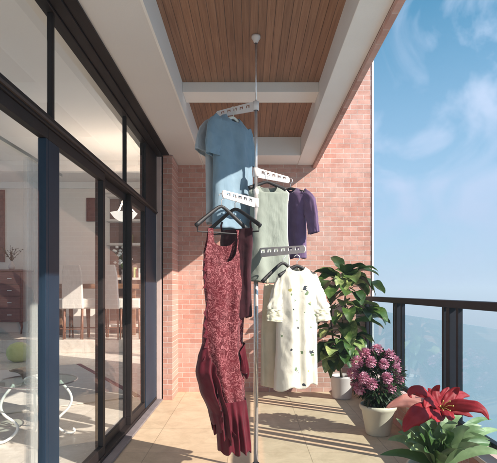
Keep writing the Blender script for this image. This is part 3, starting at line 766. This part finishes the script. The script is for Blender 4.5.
# local offset in x so it shows from the pole to x=293
rows = [(-.02,-.055,.07,.016),(-.035,-.10,.115,.02),(-.075,-.13,.15,.028),(-.14,-.115,.14,.03),(-.3,-.12,.14,.038),(-.6,-.14,.15,.05),(-.68,-.145,.15,.05)]
cloth_body(rows, 21, neck=(.06,.02), fold=.012, kf=3, crumple=.003).build('top_body', 'sage', t, smooth=True, local=True, solid=.0018)
tr = []
for i in range(24):
    u = i/23; z = -.022-.6*u*1.0
    _, xl, xr, th = interp(rows, z); tr.append((xr+.001, -.012*math.sin(u*9)*u-.004, z))
MB().tube(tr, .006, 8).build('edging', 'whitetrim', t, smooth=True, local=True)
pB2 = armB(.93); pB2.z -= .06; pB2 += Vector((.035,.03,0))
rz = R(-40)
hanger(pB2, rz, 'dark hanger inside the purple top', 'black', .13, .055, False)
t = thing('purple_top', pB2, 'purple top with a long hanging sleeve behind the sage one', 'top', None, rz)
rows = [(.0,-.05,.05,.02),(-.015,-.09,.085,.028),(-.06,-.15,.14,.035),(-.2,-.14,.13,.04),(-.5,-.14,.13,.045)]
cloth_body(rows, 31, neck=(.04,.01), fold=.01, kf=4).build('top_body', 'purple', t, smooth=True, local=True, solid=.0018)
sleeve([(.10,0,-.05),(.155,0,-.11),(.185,-.01,-.22),(.205,-.01,-.335)], [.045,.052,.046,.040], .45, 12).build('sleeve', 'purple', t, smooth=True, local=True, solid=.0016)
sleeve([(-.10,0,-.05),(-.15,0,-.11),(-.165,-.01,-.22),(-.17,-.01,-.33)], [.045,.05,.046,.042], .45, 13).build('sleeve', 'purple', t, smooth=True, local=True, solid=.0016)

# --- arm C : red dress (front) and dark wine dress (behind)
pc2 = at(235,209,2.96)
rz = R(-32)
hanger(pc2, rz, 'black hanger right of the red dress, overlapping the first', 'black', .195, .135, True, .085)
t = thing('wine_dress', pc2, 'dark wine dress behind the red lace dress', 'dress', None, rz)
rows = [(-.13,-.10,.13,.02),(-.2,-.11,.13,.03),(-.4,-.1,.115,.035),(-.68,-.11,.12,.045)]
cloth_body(rows, 41, fold=.012, kf=5).build('dress_body', 'darkmaroon', t, smooth=True, local=True, solid=.0016)
for sx in (-.10,.12):
    MB().tube([(sx,0,-.075),(sx,-.01,-.1),(sx,0,-.14)], .008, 8, flat=.4).build('strap', 'darkmaroon', t, smooth=True, local=True)
pc1 = at(221.5,206.5,2.86)
rz = R(30)
hanger(pc1, rz, 'black hanger carrying the red lace dress', 'black', .175, .145, True, .085)
t = thing('red_dress', pc1, 'long red lace dress with plain maroon ruffles and hem', 'dress', None, rz)
sD = F/2.86
def lx(px): return (px-221.5)/sD/math.cos(rz)
def lz(py): return (206.5-py)/sD
rows = [(lz(229),lx(205),lx(244),.008),(lz(240),lx(204.5),lx(245),.018),(lz(258),lx(205),lx(246.5),.03),(lz(270),lx(204.5),lx(246.5),.04),(lz(290),lx(206),lx(247),.045),(lz(305),lx(207.5),lx(244),.045),(lz(330),lx(204.5),lx(242),.055),(lz(350),lx(204),lx(241),.06),(lz(380),lx(210),lx(243),.06),(lz(409),lx(217),lx(245),.05)]
body = cloth_body(rows, 51, fold=.014, kf=5, crumple=.006, n=300, nr=300)
def cut(f):
    c = sum((body.v[i] for i in f), Vector())/len(f)
    py = 206.5-c.z*sD; px = 221.5+c.x*sD*math.cos(rz)
    dep = 262 if c.y < 0 else 246
    if py < dep:
        w_ = 11.5*math.sqrt(max(0, 1-(max(0, py-236)/(dep-236))**2)) if py > 236 else 11.5
        if abs(px-224.8) < w_: return True
    # armholes
    if py < 254:
        k_ = math.sqrt(max(0, 1-(py/254-.905)**2/.0094)) if py > 229 else 1
        if px < 205+3.5*(1-((py-229)/25)**2) or px > 246-4.0*(1-((py-229)/25)**2): return True
    return False
body.f = [f for f in body.f if not cut(f)]
body.build('dress_body', 'lace', t, smooth=True, local=True, solid=.0018)
# lower maroon hem panel
rows = [(lz(401),lx(215),lx(244.5),.066),(lz(410),lx(216),lx(245.5),.07),(lz(425),lx(218),lx(246.5),.07),(lz(453),lx(219.5),lx(248),.078)]
cloth_body(rows, 52, fold=.022, kf=8, n=260, nr=50, hem_wave=.012, crumple=.003, bottom=lambda c: -.01*c).build('hem_panel', 'maroon', t, smooth=True, local=True, solid=.0012)
# ruffles
def ruffle(pts, widths, waves, amp, seed, name='ruffle', mat='maroon', out=(0,-1,0), nu=90, nv=12, flare=.5):
    """pts: local polyline of the seam; cloth falls from it with deepening waves"""
    P_ = [Vector(p) for p in pts]; k_ = len(P_)-1; g = []
    for i in range(nu+1):
        t_ = i/nu*k_; a = min(int(t_), k_-1); f = t_-a
        p0 = P_[max(a-1,0)]; p1 = P_[a]; p2 = P_[a+1]; p3 = P_[min(a+2,k_)]
        q = .5*((2*p1)+(-p0+p2)*f+(2*p0-5*p1+4*p2-p3)*f*f+(-p0+3*p1-3*p2+p3)*f**3)
        w_ = widths[a]+(widths[a+1]-widths[a])*f
        tan = (p2-p1).normalized(); r = []
        for j in range(nv+1):
            v = j/nv
            ww = math.sin(i/nu*waves*2*PI+seed+math.sin(i/nu*7+seed)*.8)
            d = Vector(out)*(amp*v*(ww*.9+flare)+.004) + tan*amp*.5*v*math.cos(i/nu*waves*2*PI+seed)
            d += Vector((0,0,-1))*w_*v*(1+.08*math.sin(i*.3+seed))
            d += Vector((noise.noise((i*.1,v*2,seed)), noise.noise((i*.1+9,v*2,seed)), 0))*.008*v
            r.append(q+d)
        g.append(r)
    return MB().grid(g).build(name, mat, t, smooth=True, local=True, solid=.0014)
# asymmetric overskirt wrapping the left side
rows = [(lz(343),lx(204),lx(241.5),.058),(lz(356),lx(200.5),lx(242),.072),(lz(370),lx(198.5),lx(243),.08),(lz(388),lx(202.5),lx(243.5),.078),(lz(412),lx(211.5),lx(245),.078),(lz(438),lx(215),lx(246),.080)]
ov = cloth_body(rows, 57, fold=.034, kf=12, crumple=.008, n=360, nr=240, hem_wave=.03, bottom=lambda c: .05*max(0, c+.2))
def cut2(f):
    c = sum((ov.v[i] for i in f), Vector())/len(f)
    py = 206.5-c.z*sD; px = 221.5+c.x*sD*math.cos(rz)
    if py > 391+(px-200)*2.3+3.5*math.sin(px*1.9)+2*math.sin(px*.8): return True
    return px > 204.5+(py-345)*.27+1.2*math.sin(py*.35)
ov.f = [f for f in ov.f if not cut2(f)]
ov.build('overskirt', 'maroon', t, smooth=True, local=True, solid=.0014)
# right hip ruffle
g = [(lx(234),-.062,lz(352)), (lx(239),-.052,lz(346)), (lx(242),-.03,lz(344)), (lx(242),.01,lz(344)), (lx(240),.04,lz(350))]
ruffle(g, [.10,.17,.21,.19,.10], 3.5, .022, .4, out=(.7,-.7,0), flare=.45, nu=110, nv=16)
# left shoulder and hip frills
g = [(lx(205.5),-.02,lz(y_)) for y_ in (258,266,275,288)]
ruffle(g, [.02,.035,.035,.02], 3.5, .020, .9, out=(-.9,-.4,0), nu=80, nv=8, flare=.5)
g = [(lx(206+.6*math.sin(y_*.4)),-.03,lz(y_)) for y_ in (300,312,324,336,350,362)]
ruffle(g, [.02,.035,.045,.045,.05,.05], 6, .024, 2.9, out=(-.9,-.4,0), nu=160, nv=10, flare=.45)
g = [(lx(212+(y_-372)*.20),-.075,lz(y_)) for y_ in (372,382,392,402)]
ruffle(g, [.05,.09,.11,.10], 5, .018, 1.9, out=(-.55,-.8,0), nu=120, nv=12, flare=.3)

# --- arm D : beige trousers (behind left) and white floral dress (front)
pd2 = at(283,263,3.0)
rz = R(22)
hanger(pd2, rz, 'dark hanger of the beige skirt, left of the white floral dress', 'black', .15, .135, False, .06)
t = thing('beige_skirt', pd2, 'long beige skirt hanging between the pole and the floral dress', 'skirt', None, rz)
rows = [(-.135,-.13,.12,.014),(-.17,-.135,.125,.022),(-.45,-.15,.15,.035),(-.775,-.155,.16,.045)]
cloth_body(rows, 61, fold=.016, kf=6, crumple=.003).build('skirt_body', 'beige', t, smooth=True, local=True, solid=.0018)
for sx in (-.11,.1): MB().tube([(sx,0,-.09),(sx,-.005,-.115),(sx,0,-.14)], .007, 8, flat=.4).build('loop', 'beige', t, smooth=True, local=True)

pd1 = at(297,266,2.86)
rz = R(14)
sE = F/2.86
hanger(pd1+Vector((0,0,.0)), rz, 'dark hanger in the neck of the white floral dress', 'black', .12, .07, False, .06)
t = thing('floral_dress', pd1, 'short sleeved white dress with dark flowers, yellow cuffs', 'dress', None, rz)
def ex_(px): return (px-297)/sE/math.cos(rz)
def ez(py): return (266-py)/sE
rows = [(ez(266.5),ex_(289),ex_(305),.018),(ez(270),ex_(285),ex_(310),.028),(ez(279),ex_(278.5),ex_(319),.04),(ez(295),ex_(275),ex_(322),.045),(ez(313),ex_(277),ex_(318),.05),(ez(340),ex_(276.5),ex_(317),.055),(ez(386),ex_(274),ex_(317),.07)]
cloth_body(rows, 71, neck=(.03,.008), fold=.017, kf=5, crumple=.005, hem_wave=.01, bottom=lambda c: .012*c).build('dress_body', 'floral', t, smooth=True, local=True, solid=.0018)
for sx, e, sd in ((-1, (ex_(277),ex_(275)), 14), (1, (ex_(318.5),ex_(322)), 15)):
    a = ex_(285 if sx < 0 else 311)
    so = sleeve([(a,0,ez(275)),((a+e[0])/2,0,ez(288)),(e[0],-.01,ez(303)),(e[1],-.012,ez(311))], [.036,.05,.054,.053], .5, sd, fold=.008).build('sleeve', 'floral', t, smooth=True, local=True, solid=.0016)
    sleeve([(e[1]-sx*.002,-.012,ez(309)),(e[1],-.012,ez(314)),(e[1]+sx*.004,-.012,ez(321))], [.0528,.0535,.054], .5, sd+3, fold=.007).build('cuff', 'yellowlace', so, smooth=True, local=True, solid=.0016)

# ------------------------------------------------------------ plants
def leaf(base, dirv, L, W, droop=.5, fold=.25, nl=10, nw=4, tipcurl=0, roll=0, shape=1.0, wavy=0, up=(0,0,1)):
    """returns MB of a single blade"""
    d = Vector(dirv).normalized(); p = Vector(base); g = []
    upv = Vector(up); ph = random.uniform(0,6)
    for i in range(nl+1):
        u = i/nl
        side = d.cross(upv)
        if side.length < .05: side = d.cross(Vector((1,0,0)))
        side.normalize(); nn = side.cross(d).normalized()
        if roll: side = (side*math.cos(roll)+nn*math.sin(roll)); nn = side.cross(d).normalized()
        w_ = W*.5*(math.sin(PI*min(1,u**.75*.98+.01))**shape)+.0005
        r = []
        for j in range(-nw, nw+1):
            v = j/nw
            r.append(p+side*w_*v+nn*(fold*w_*abs(v)**1.3+wavy*math.sin(u*14+ph+(v>0))*abs(v)*w_))
        g.append(r)
        p = p+d*(L/nl)
        k_ = droop+tipcurl*u*u*3
        d = (d+Vector((0,0,-1))*k_/nl*1.6).normalized()
    return MB().grid(g)
def pot(t, prof, mat, n=40, soilz=None, soilr=None, flute=0):
    MB().lathe(prof, t.location, n).build('pot', mat, t, smooth=True)
    MB().lathe([(soilr,soilz-.01),(soilr*.98,soilz),(.001,soilz+.01)], t.location, 24).build('soil', 'soil', t, smooth=True)

# broad-leaf plant at the back
L0 = Vector((1.03,5.27,0))
t = thing('broad_leaf_plant', L0, 'tall broad leaved green plant in a white pot against the brick wall', 'potted plant')
pot(t, [(.001,.0),(.10,.0),(.108,.02),(.125,.22),(.132,.235),(.132,.255),(.12,.255),(.112,.22)], 'white_pot', soilz=.22, soilr=.113)
rs = random.Random(5); stems = MB(); lv = MB(); random.seed(15)
trunk = [L0+Vector((0,0,.2)), L0+Vector((-.02,0,.35)), L0+Vector((.03,-.01,.5)), L0+Vector((.0,0,.68)), L0+Vector((.04,0,.88)), L0+Vector((.03,-.02,1.1)), L0+Vector((.05,-.02,1.3))]
MB().tube(trunk, [.016,.014,.013,.012,.011,.009,.006], 10).build('stem', 'bark', t, smooth=True)
MB().tube([trunk[1], L0+Vector((-.09,-.03,.55)), L0+Vector((-.13,-.04,.85)), L0+Vector((-.12,-.05,1.05))], [.012,.011,.009,.006], 8).build('stem', 'bark', t, smooth=True)
def px3(px, py, Y): return at(px, py, Y)
# hand-placed leaves: (tip px, tip py, tip Y, length, width)
LF = [(322,283,5.15),(328,272,5.2),(345,268,5.1),(358,268,5.2),(372,275,5.2),(376,290,5.1),(380,312,5.15),(378,332,5.1),(372,345,5.2),(362,352,5.0),(352,340,4.9),(340,352,5.0),(330,356,4.95),(322,340,5.0),(318,325,5.1),(316,305,5.1),(330,300,4.85),(345,300,4.8),(360,305,4.85),(368,322,4.85),(350,320,4.75),(335,325,4.75),(355,285,4.9),(338,288,4.9),(365,336,5.3),(325,365,5.05),(366,296,5.35),(348,276,5.45),(333,312,5.4),(357,330,5.4),(342,335,5.4),(318,345,5.2),(384,322,5.0),(370,283,4.95),(326,318,4.8),(350,355,4.95),(343,310,5.0),(358,315,5.0),(325,370,5.05),(334,374,5.0),(350,370,5.0),(322,360,5.1),(358,364,5.05),(345,365,4.95)]
LF = LF+[(px+random.uniform(-7,7), py+random.uniform(-9,9), Y+random.uniform(0,.3)) for px, py, Y in LF[1::2]]+[(px+random.uniform(-9,5), py+random.uniform(-8,8), Y+random.uniform(-.1,.2)) for px, py, Y in LF[::2]]
for i, (px, py, Y) in enumerate(LF):
    tip = at(px, py, Y)
    zt = min(1.28, max(.5, tip.z+random.uniform(.02,.16)))
    # origin on trunk
    f = (zt-.2)/1.1*6; a = min(5, max(0, int(f))); o = trunk[a].lerp(trunk[a+1], min(1, f-a))
    if px < 335 and random.random() < .6: o = o+Vector((-.12,-.03,-.02))
    v = tip-o; Lf = random.uniform(.19,.36)
    mid = o+v*.35+Vector((0,0,.05))
    base = tip-v.normalized()*Lf*.75+Vector((0,0,.07))
    stems.tube([o, (o+base)/2+Vector((0,0,.03)), base], [.005,.004,.003], 6, caps=False)
    d = (v.normalized()+Vector((0,0,.45))).normalized()
    lv.add(leaf(base, d, Lf, Lf*random.uniform(.5,.66), droop=random.uniform(.6,1.5), fold=.3, nl=12, shape=.8, wavy=.12, roll=random.uniform(-.5,.5)))
stems.build('leaf_stalks', 'stem', t, smooth=True); lv.build('foliage', 'leaf', t, smooth=True)

# pink flowering plant
L1 = Vector((1.075,3.95,0))
t = thing('pink_flower_plant', L1, 'bushy plant with pink pompom flowers in a cream pot', 'potted plant')
prof = [(.001,.0),(.095,.0),(.10,.012),(.135,.20),(.150,.215),(.155,.235),(.150,.25),(.138,.25),(.13,.21)]
pot(t, prof, 'terracotta_white', soilz=.22, soilr=.131)
random.seed(21); lv = MB(); st = MB()
cc = L1+Vector((0,0,.46))
for i in range(1000):
    th = random.uniform(0,2*PI); ph = math.acos(random.uniform(-.98,1)); r = random.uniform(.35,1)**.6
    d = Vector((math.sin(ph)*math.cos(th), math.sin(ph)*math.sin(th), math.cos(ph)))
    p = cc+Vector((d.x*.195*r, d.y*.19*r, d.z*.215*r))
    lv.add(leaf(p, (d+Vector((random.uniform(-.6,.6),random.uniform(-.6,.6),random.uniform(-.2,.7)))), random.uniform(.045,.085), random.uniform(.018,.032), droop=random.uniform(.2,.9), nl=4, nw=1, fold=.3))
for i in range(22):
    th = random.uniform(0,2*PI); r = random.uniform(.02,.16)
    q = cc+Vector((r*math.cos(th), r*math.sin(th), random.uniform(-.02,.15)))
    st.tube([L1+Vector((.04*math.cos(th),.04*math.sin(th),.22)), (q+L1+Vector((0,0,.25)))/2+Vector((.01,0,0)), q], [.005,.004,.003], 6)
st.build('stems', 'stem', t, smooth=True); lv.build('foliage', 'darkleaf', t, smooth=True)
def pompom(c, rad, n=150):
    m = MB()
    for i in range(n):
        z = 1-2*(i+.5)/n; a = i*2.39996; rr = math.sqrt(1-z*z); d = Vector((rr*math.cos(a), rr*math.sin(a), z))
        k_ = .45+.3*(1 if i % 2 else 0)
        m.add(leaf(c+d*rad*k_, d+Vector((random.uniform(-.35,.35),)*1+(random.uniform(-.35,.35),random.uniform(-.3,.3))), rad*.42, rad*.44, droop=random.uniform(-.2,.9), nl=3, nw=1, fold=.4))
    return m
BL = [(365,353,3.9),(377,350,3.95),(389,355,3.9),(357,362,3.85),(371,362,3.78),(384,364,3.76),(396,369,3.84),(353,373,3.86),(364,378,3.76),(372,384,3.74),(387,378,3.74),(399,379,3.88),(360,388,3.82),(391,388,3.8),(380,358,4.1),(369,355,4.05),(355,383,3.95),(395,361,4.0)]
for px, py, Y in BL:
    pompom(at(px, py, Y), random.uniform(.040,.052)).build('bloom', 'pink', t, smooth=False)

# red lily in the corner
L2 = Vector((1.03,2.62,0))
t = thing('red_lily_plant', L2, 'red lily with curling petals and pale green leaves in the near corner', 'potted plant')
pot(t, [(.001,.0),(.10,.0),(.105,.012),(.14,.19),(.152,.2),(.152,.225),(.138,.225),(.13,.19)], 'terracotta_white', soilz=.195, soilr=.132)
random.seed(33); lv = MB()
fc_ = at(441,409,2.6)
def dirpx(px, py, Y, c=fc_): return (at(px,py,Y)-c)
# leaves: (base offset, target px,py,Y,width)
def bladeto(base, target, W, arch, seg=12, fold=.25, wavy=.05, shape=.7, nw=4, curl=0):
    base = Vector(base); target = Vector(target); mid = (base+target)/2+Vector((0,0,arch)); g = []
    c_ = [(base*(1-u)**2+mid*2*u*(1-u)+target*u*u) for u in [i/seg for i in range(seg+1)]]
    if curl:
        # roll the tip under
        pass
    for i, p in enumerate(c_):
        u = i/seg; d = (c_[min(i+1,seg)]-c_[max(i-1,0)]).normalized()
        side = d.cross(Vector((0,-.75,.65))); side.normalize(); nn = side.cross(d).normalized()
        w_ = W*.5*math.sin(PI*min(.995,.05+u**.9*.95))**shape
        g.append([p+side*w_*v+nn*(fold*w_*abs(v)**1.4+wavy*math.sin(u*11)*abs(v)*w_) for v in [j/nw for j in range(-nw,nw+1)]])
    return MB().grid(g)
bz = L2+Vector((0,0,.2))
for (px,py,Y,W,ar) in ((404,424,2.75,.10,.12),(388,440,2.55,.085,.10),(380,455,2.5,.08,.08),(420,425,2.4,.10,.1),(432,440,2.3,.11,.12),(452,432,2.35,.11,.12),(470,428,2.45,.10,.12),(486,432,2.6,.10,.14),(496,446,2.7,.09,.12),(505,455,2.5,.09,.1),(462,416,2.75,.10,.16),(425,412,2.85,.09,.14),(480,445,2.3,.09,.1),(410,450,2.3,.09,.1),(445,455,2.2,.10,.08),(500,430,2.9,.08,.12),(396,418,2.95,.07,.1),(440,425,2.55,.09,.1),(465,450,2.2,.09,.08),(425,452,2.2,.09,.08),(398,432,2.6,.08,.1),(415,436,2.5,.09,.13),(442,434,2.4,.08,.13),(475,436,2.5,.09,.13),(490,440,2.5,.07,.14),(458,424,2.6,.08,.14),(430,430,2.6,.08,.16),(405,442,2.4,.07,.12),(492,420,2.9,.06,.16),(448,446,2.3,.09,.13),(482,426,2.7,.07,.15),(418,418,2.8,.07,.14)):
    lv.add(bladeto(bz+Vector((random.uniform(-.05,.05),random.uniform(-.05,.05),0)), at(px,py,Y), W*.72, ar*random.uniform(.8,1.3), wavy=.12))
lv.build('foliage', 'lilyleaf', t, smooth=True)
MB().tube([bz, bz+Vector((.01,0,.12)), fc_+Vector((0,0,-.03))], [.012,.010,.009], 10).build('flower_stalk', 'stem', t, smooth=True)
MB().tube([bz, (bz+at(450,420,2.7))/2, at(452,412,2.7)], [.011,.009,.008], 10).build('flower_stalk', 'stem', t, smooth=True)
def petal(c, pts, W, mat='red', fold=.25, nm='petal'):
    c_ = [Vector(c)]+[at(*p) for p in pts]; k_ = len(c_)-1; seg = 18; P_ = []
    for i in range(seg+1):
        t_ = i/seg*k_; a = min(int(t_), k_-1); f = t_-a
        p0 = c_[max(a-1,0)]; p1 = c_[a]; p2 = c_[a+1]; p3 = c_[min(a+2,k_)]
        P_.append(.5*((2*p1)+(-p0+p2)*f+(2*p0-5*p1+4*p2-p3)*f*f+(-p0+3*p1-3*p2+p3)*f**3))
    g = []
    for i, p in enumerate(P_):
        u = i/seg; d = (P_[min(i+1,seg)]-P_[max(i-1,0)]).normalized()
        side = d.cross(Vector((.0,-.8,.6))).normalized(); nn = side.cross(d).normalized()
        w_ = W*.5*max(.03, (.22*(1-u)+.95*math.sin(PI*u**.85)**.85))
        g.append([p+side*w_*v-nn*(fold*w_*abs(v)**1.5)+nn*(.16*w_*math.sin(u*17+v*3+W*90)*abs(v)+.05*w_*math.cos(v*9)) for v in [j/5 for j in range(-5,6)]])
    MB().grid(g).build(nm, mat, t, smooth=True, solid=.0007)
petal(fc_, [(430,396,2.52),(422,390,2.5),(414,389,2.5),(410,394,2.5),(412,398,2.5)], .048)
petal(fc_, [(428,408,2.45),(418,414,2.42),(409,422,2.42),(404,432,2.42)], .095)
petal(fc_, [(424,404,2.62),(410,400,2.66),(398,402,2.68),(386,408,2.7)], .085, 'salmon')
petal(fc_, [(452,405,2.55),(464,404,2.5),(475,406,2.46),(484,410,2.44),(489,420,2.43)], .075)
petal(fc_, [(452,399,2.7),(462,394,2.78),(470,396,2.8)], .06)
petal(fc_, [(436,400,2.68),(432,392,2.72),(428,388,2.74)], .055)
petal(fc_, [(442,400,2.7),(446,392,2.76),(449,387,2.78)], .055)
petal(fc_, [(440,412,2.5),(436,417,2.44),(434,420,2.4)], .07)
petal(fc_, [(447,411,2.5),(450,416,2.45),(449,420,2.42)], .06)
petal(fc_, [(434,402,2.5),(428,402,2.46),(425,408,2.43)], .06)
for pt_ in ([(428,398,2.66),(420,394,2.7),(414,396,2.72)], [(437,398,2.6),(436,390,2.62),(440,385,2.6)], [(449,398,2.62),(455,391,2.64),(460,388,2.62)], [(450,408,2.6),(462,411,2.58),(473,417,2.56)], [(432,410,2.55),(424,417,2.52),(418,426,2.5)]):
    petal(fc_, pt_, random.uniform(.045,.06))
for i in range(6):
    a = i*1.05; d = Vector((math.cos(a)*.035, -.075, math.sin(a)*.03+.035))
    so = MB().tube([fc_, fc_+d*.6+Vector((0,0,.008)), fc_+d], [.0022,.0018,.0015], 6).build('stamen', 'stamen', t, smooth=True)
    MB().lathe([(0,-.007),(.004,0),(0,.007)], fc_+d, 8).build('anther', 'stamen', so, smooth=True)

# ------------------------------------------------------------ light, sky, camera
sun_to = Vector((1,-.58,.76)).normalized()
sd = bpy.data.lights.new('sun', 'SUN'); sd.energy = 4.6; sd.angle = R(.5); sd.color = (1,.90,.79)
so = bpy.data.objects.new('sun', sd); C.objects.link(so); so.rotation_euler = sun_to.to_track_quat('Z','Y').to_euler(); so.location = (6,-4,6)
wd = bpy.data.worlds.new('World'); S.world = wd; wd.use_nodes = True; nt = wd.node_tree; nt.nodes.clear()
out = nt.nodes.new('ShaderNodeOutputWorld'); bg = nt.nodes.new('ShaderNodeBackground'); nt.links.new(bg.outputs[0], out.inputs[0])
sk = nt.nodes.new('ShaderNodeTexSky'); sk.sky_type = 'NISHITA'; sk.sun_disc = False
sk.sun_elevation = math.asin(sun_to.z); sk.sun_rotation = math.atan2(sun_to.x, sun_to.y); sk.air_density = 1.0; sk.dust_density = .15; sk.ozone_density = 2.0
tc = nt.nodes.new('ShaderNodeTexCoord')
mp = nt.nodes.new('ShaderNodeMapping'); mp.inputs['Scale'].default_value = (1.6,1.6,2.4); mp.inputs['Location'].default_value = (.35,.2,.1); nt.links.new(tc.outputs['Generated'], mp.inputs[0])
nz = nt.nodes.new('ShaderNodeTexNoise'); nz.inputs['Scale'].default_value = 2.2; nz.inputs['Detail'].default_value = 9; nz.inputs['Roughness'].default_value = .52; nz.inputs['Distortion'].default_value = 1.6
nt.links.new(mp.outputs[0], nz.inputs['Vector'])
cr = ramp(nt, [(.43,(0,0,0)), (.66,(.68,.68,.68))]); nt.links.new(nz.outputs['Fac'], cr.inputs[0])
tn = nt.nodes.new('ShaderNodeMixRGB'); tn.blend_type = 'MULTIPLY'; tn.inputs[0].default_value = 1; tn.inputs[2].default_value = (.50,.97,.93,1); nt.links.new(sk.outputs[0], tn.inputs[1])
mx = nt.nodes.new('ShaderNodeMixRGB'); mx.inputs[2].default_value = (4.3,4.8,6.0,1)
nt.links.new(cr.outputs[0], mx.inputs[0]); nt.links.new(tn.outputs[0], mx.inputs[1])
sx_ = nt.nodes.new('ShaderNodeSeparateXYZ'); nt.links.new(tc.outputs['Generated'], sx_.inputs[0])
ab = nt.nodes.new('ShaderNodeMath'); ab.operation = 'ABSOLUTE'; nt.links.new(sx_.outputs['Z'], ab.inputs[0])
hz = ramp(nt, [(.0,(.9,.9,.9)), (.15,(.75,.75,.75)), (.5,(0,0,0))]); nt.links.new(ab.outputs[0], hz.inputs[0])
m2 = nt.nodes.new('ShaderNodeMixRGB'); m2.inputs[2].default_value = (2.3,2.9,4.1,1)
nt.links.new(hz.outputs[0], m2.inputs[0]); nt.links.new(mx.outputs[0], m2.inputs[1]); mx = m2
nt.links.new(mx.outputs[0], bg.inputs['Color']); bg.inputs['Strength'].default_value = .105

cam = bpy.data.cameras.new('camera'); co = bpy.data.objects.new('camera', cam); C.objects.link(co)
co.location = (0,0,EYE); co.rotation_euler = (R(90),0,0)
cam.sensor_fit = 'HORIZONTAL'; cam.sensor_width = 36; cam.lens = 36*F/497
cam.shift_x = -1.5/497; cam.shift_y = (CY-231.5)/497; cam.clip_start = .05; cam.clip_end = 40000
S.camera = co
S.view_settings.view_transform = 'Standard'; S.view_settings.look = 'None'; S.view_settings.exposure = .93; S.view_settings.gamma = 1
S.view_settings.use_curve_mapping = False
S.render.engine = 'CYCLES'
S.cycles.max_bounces = 10; S.cycles.transparent_max_bounces = 16
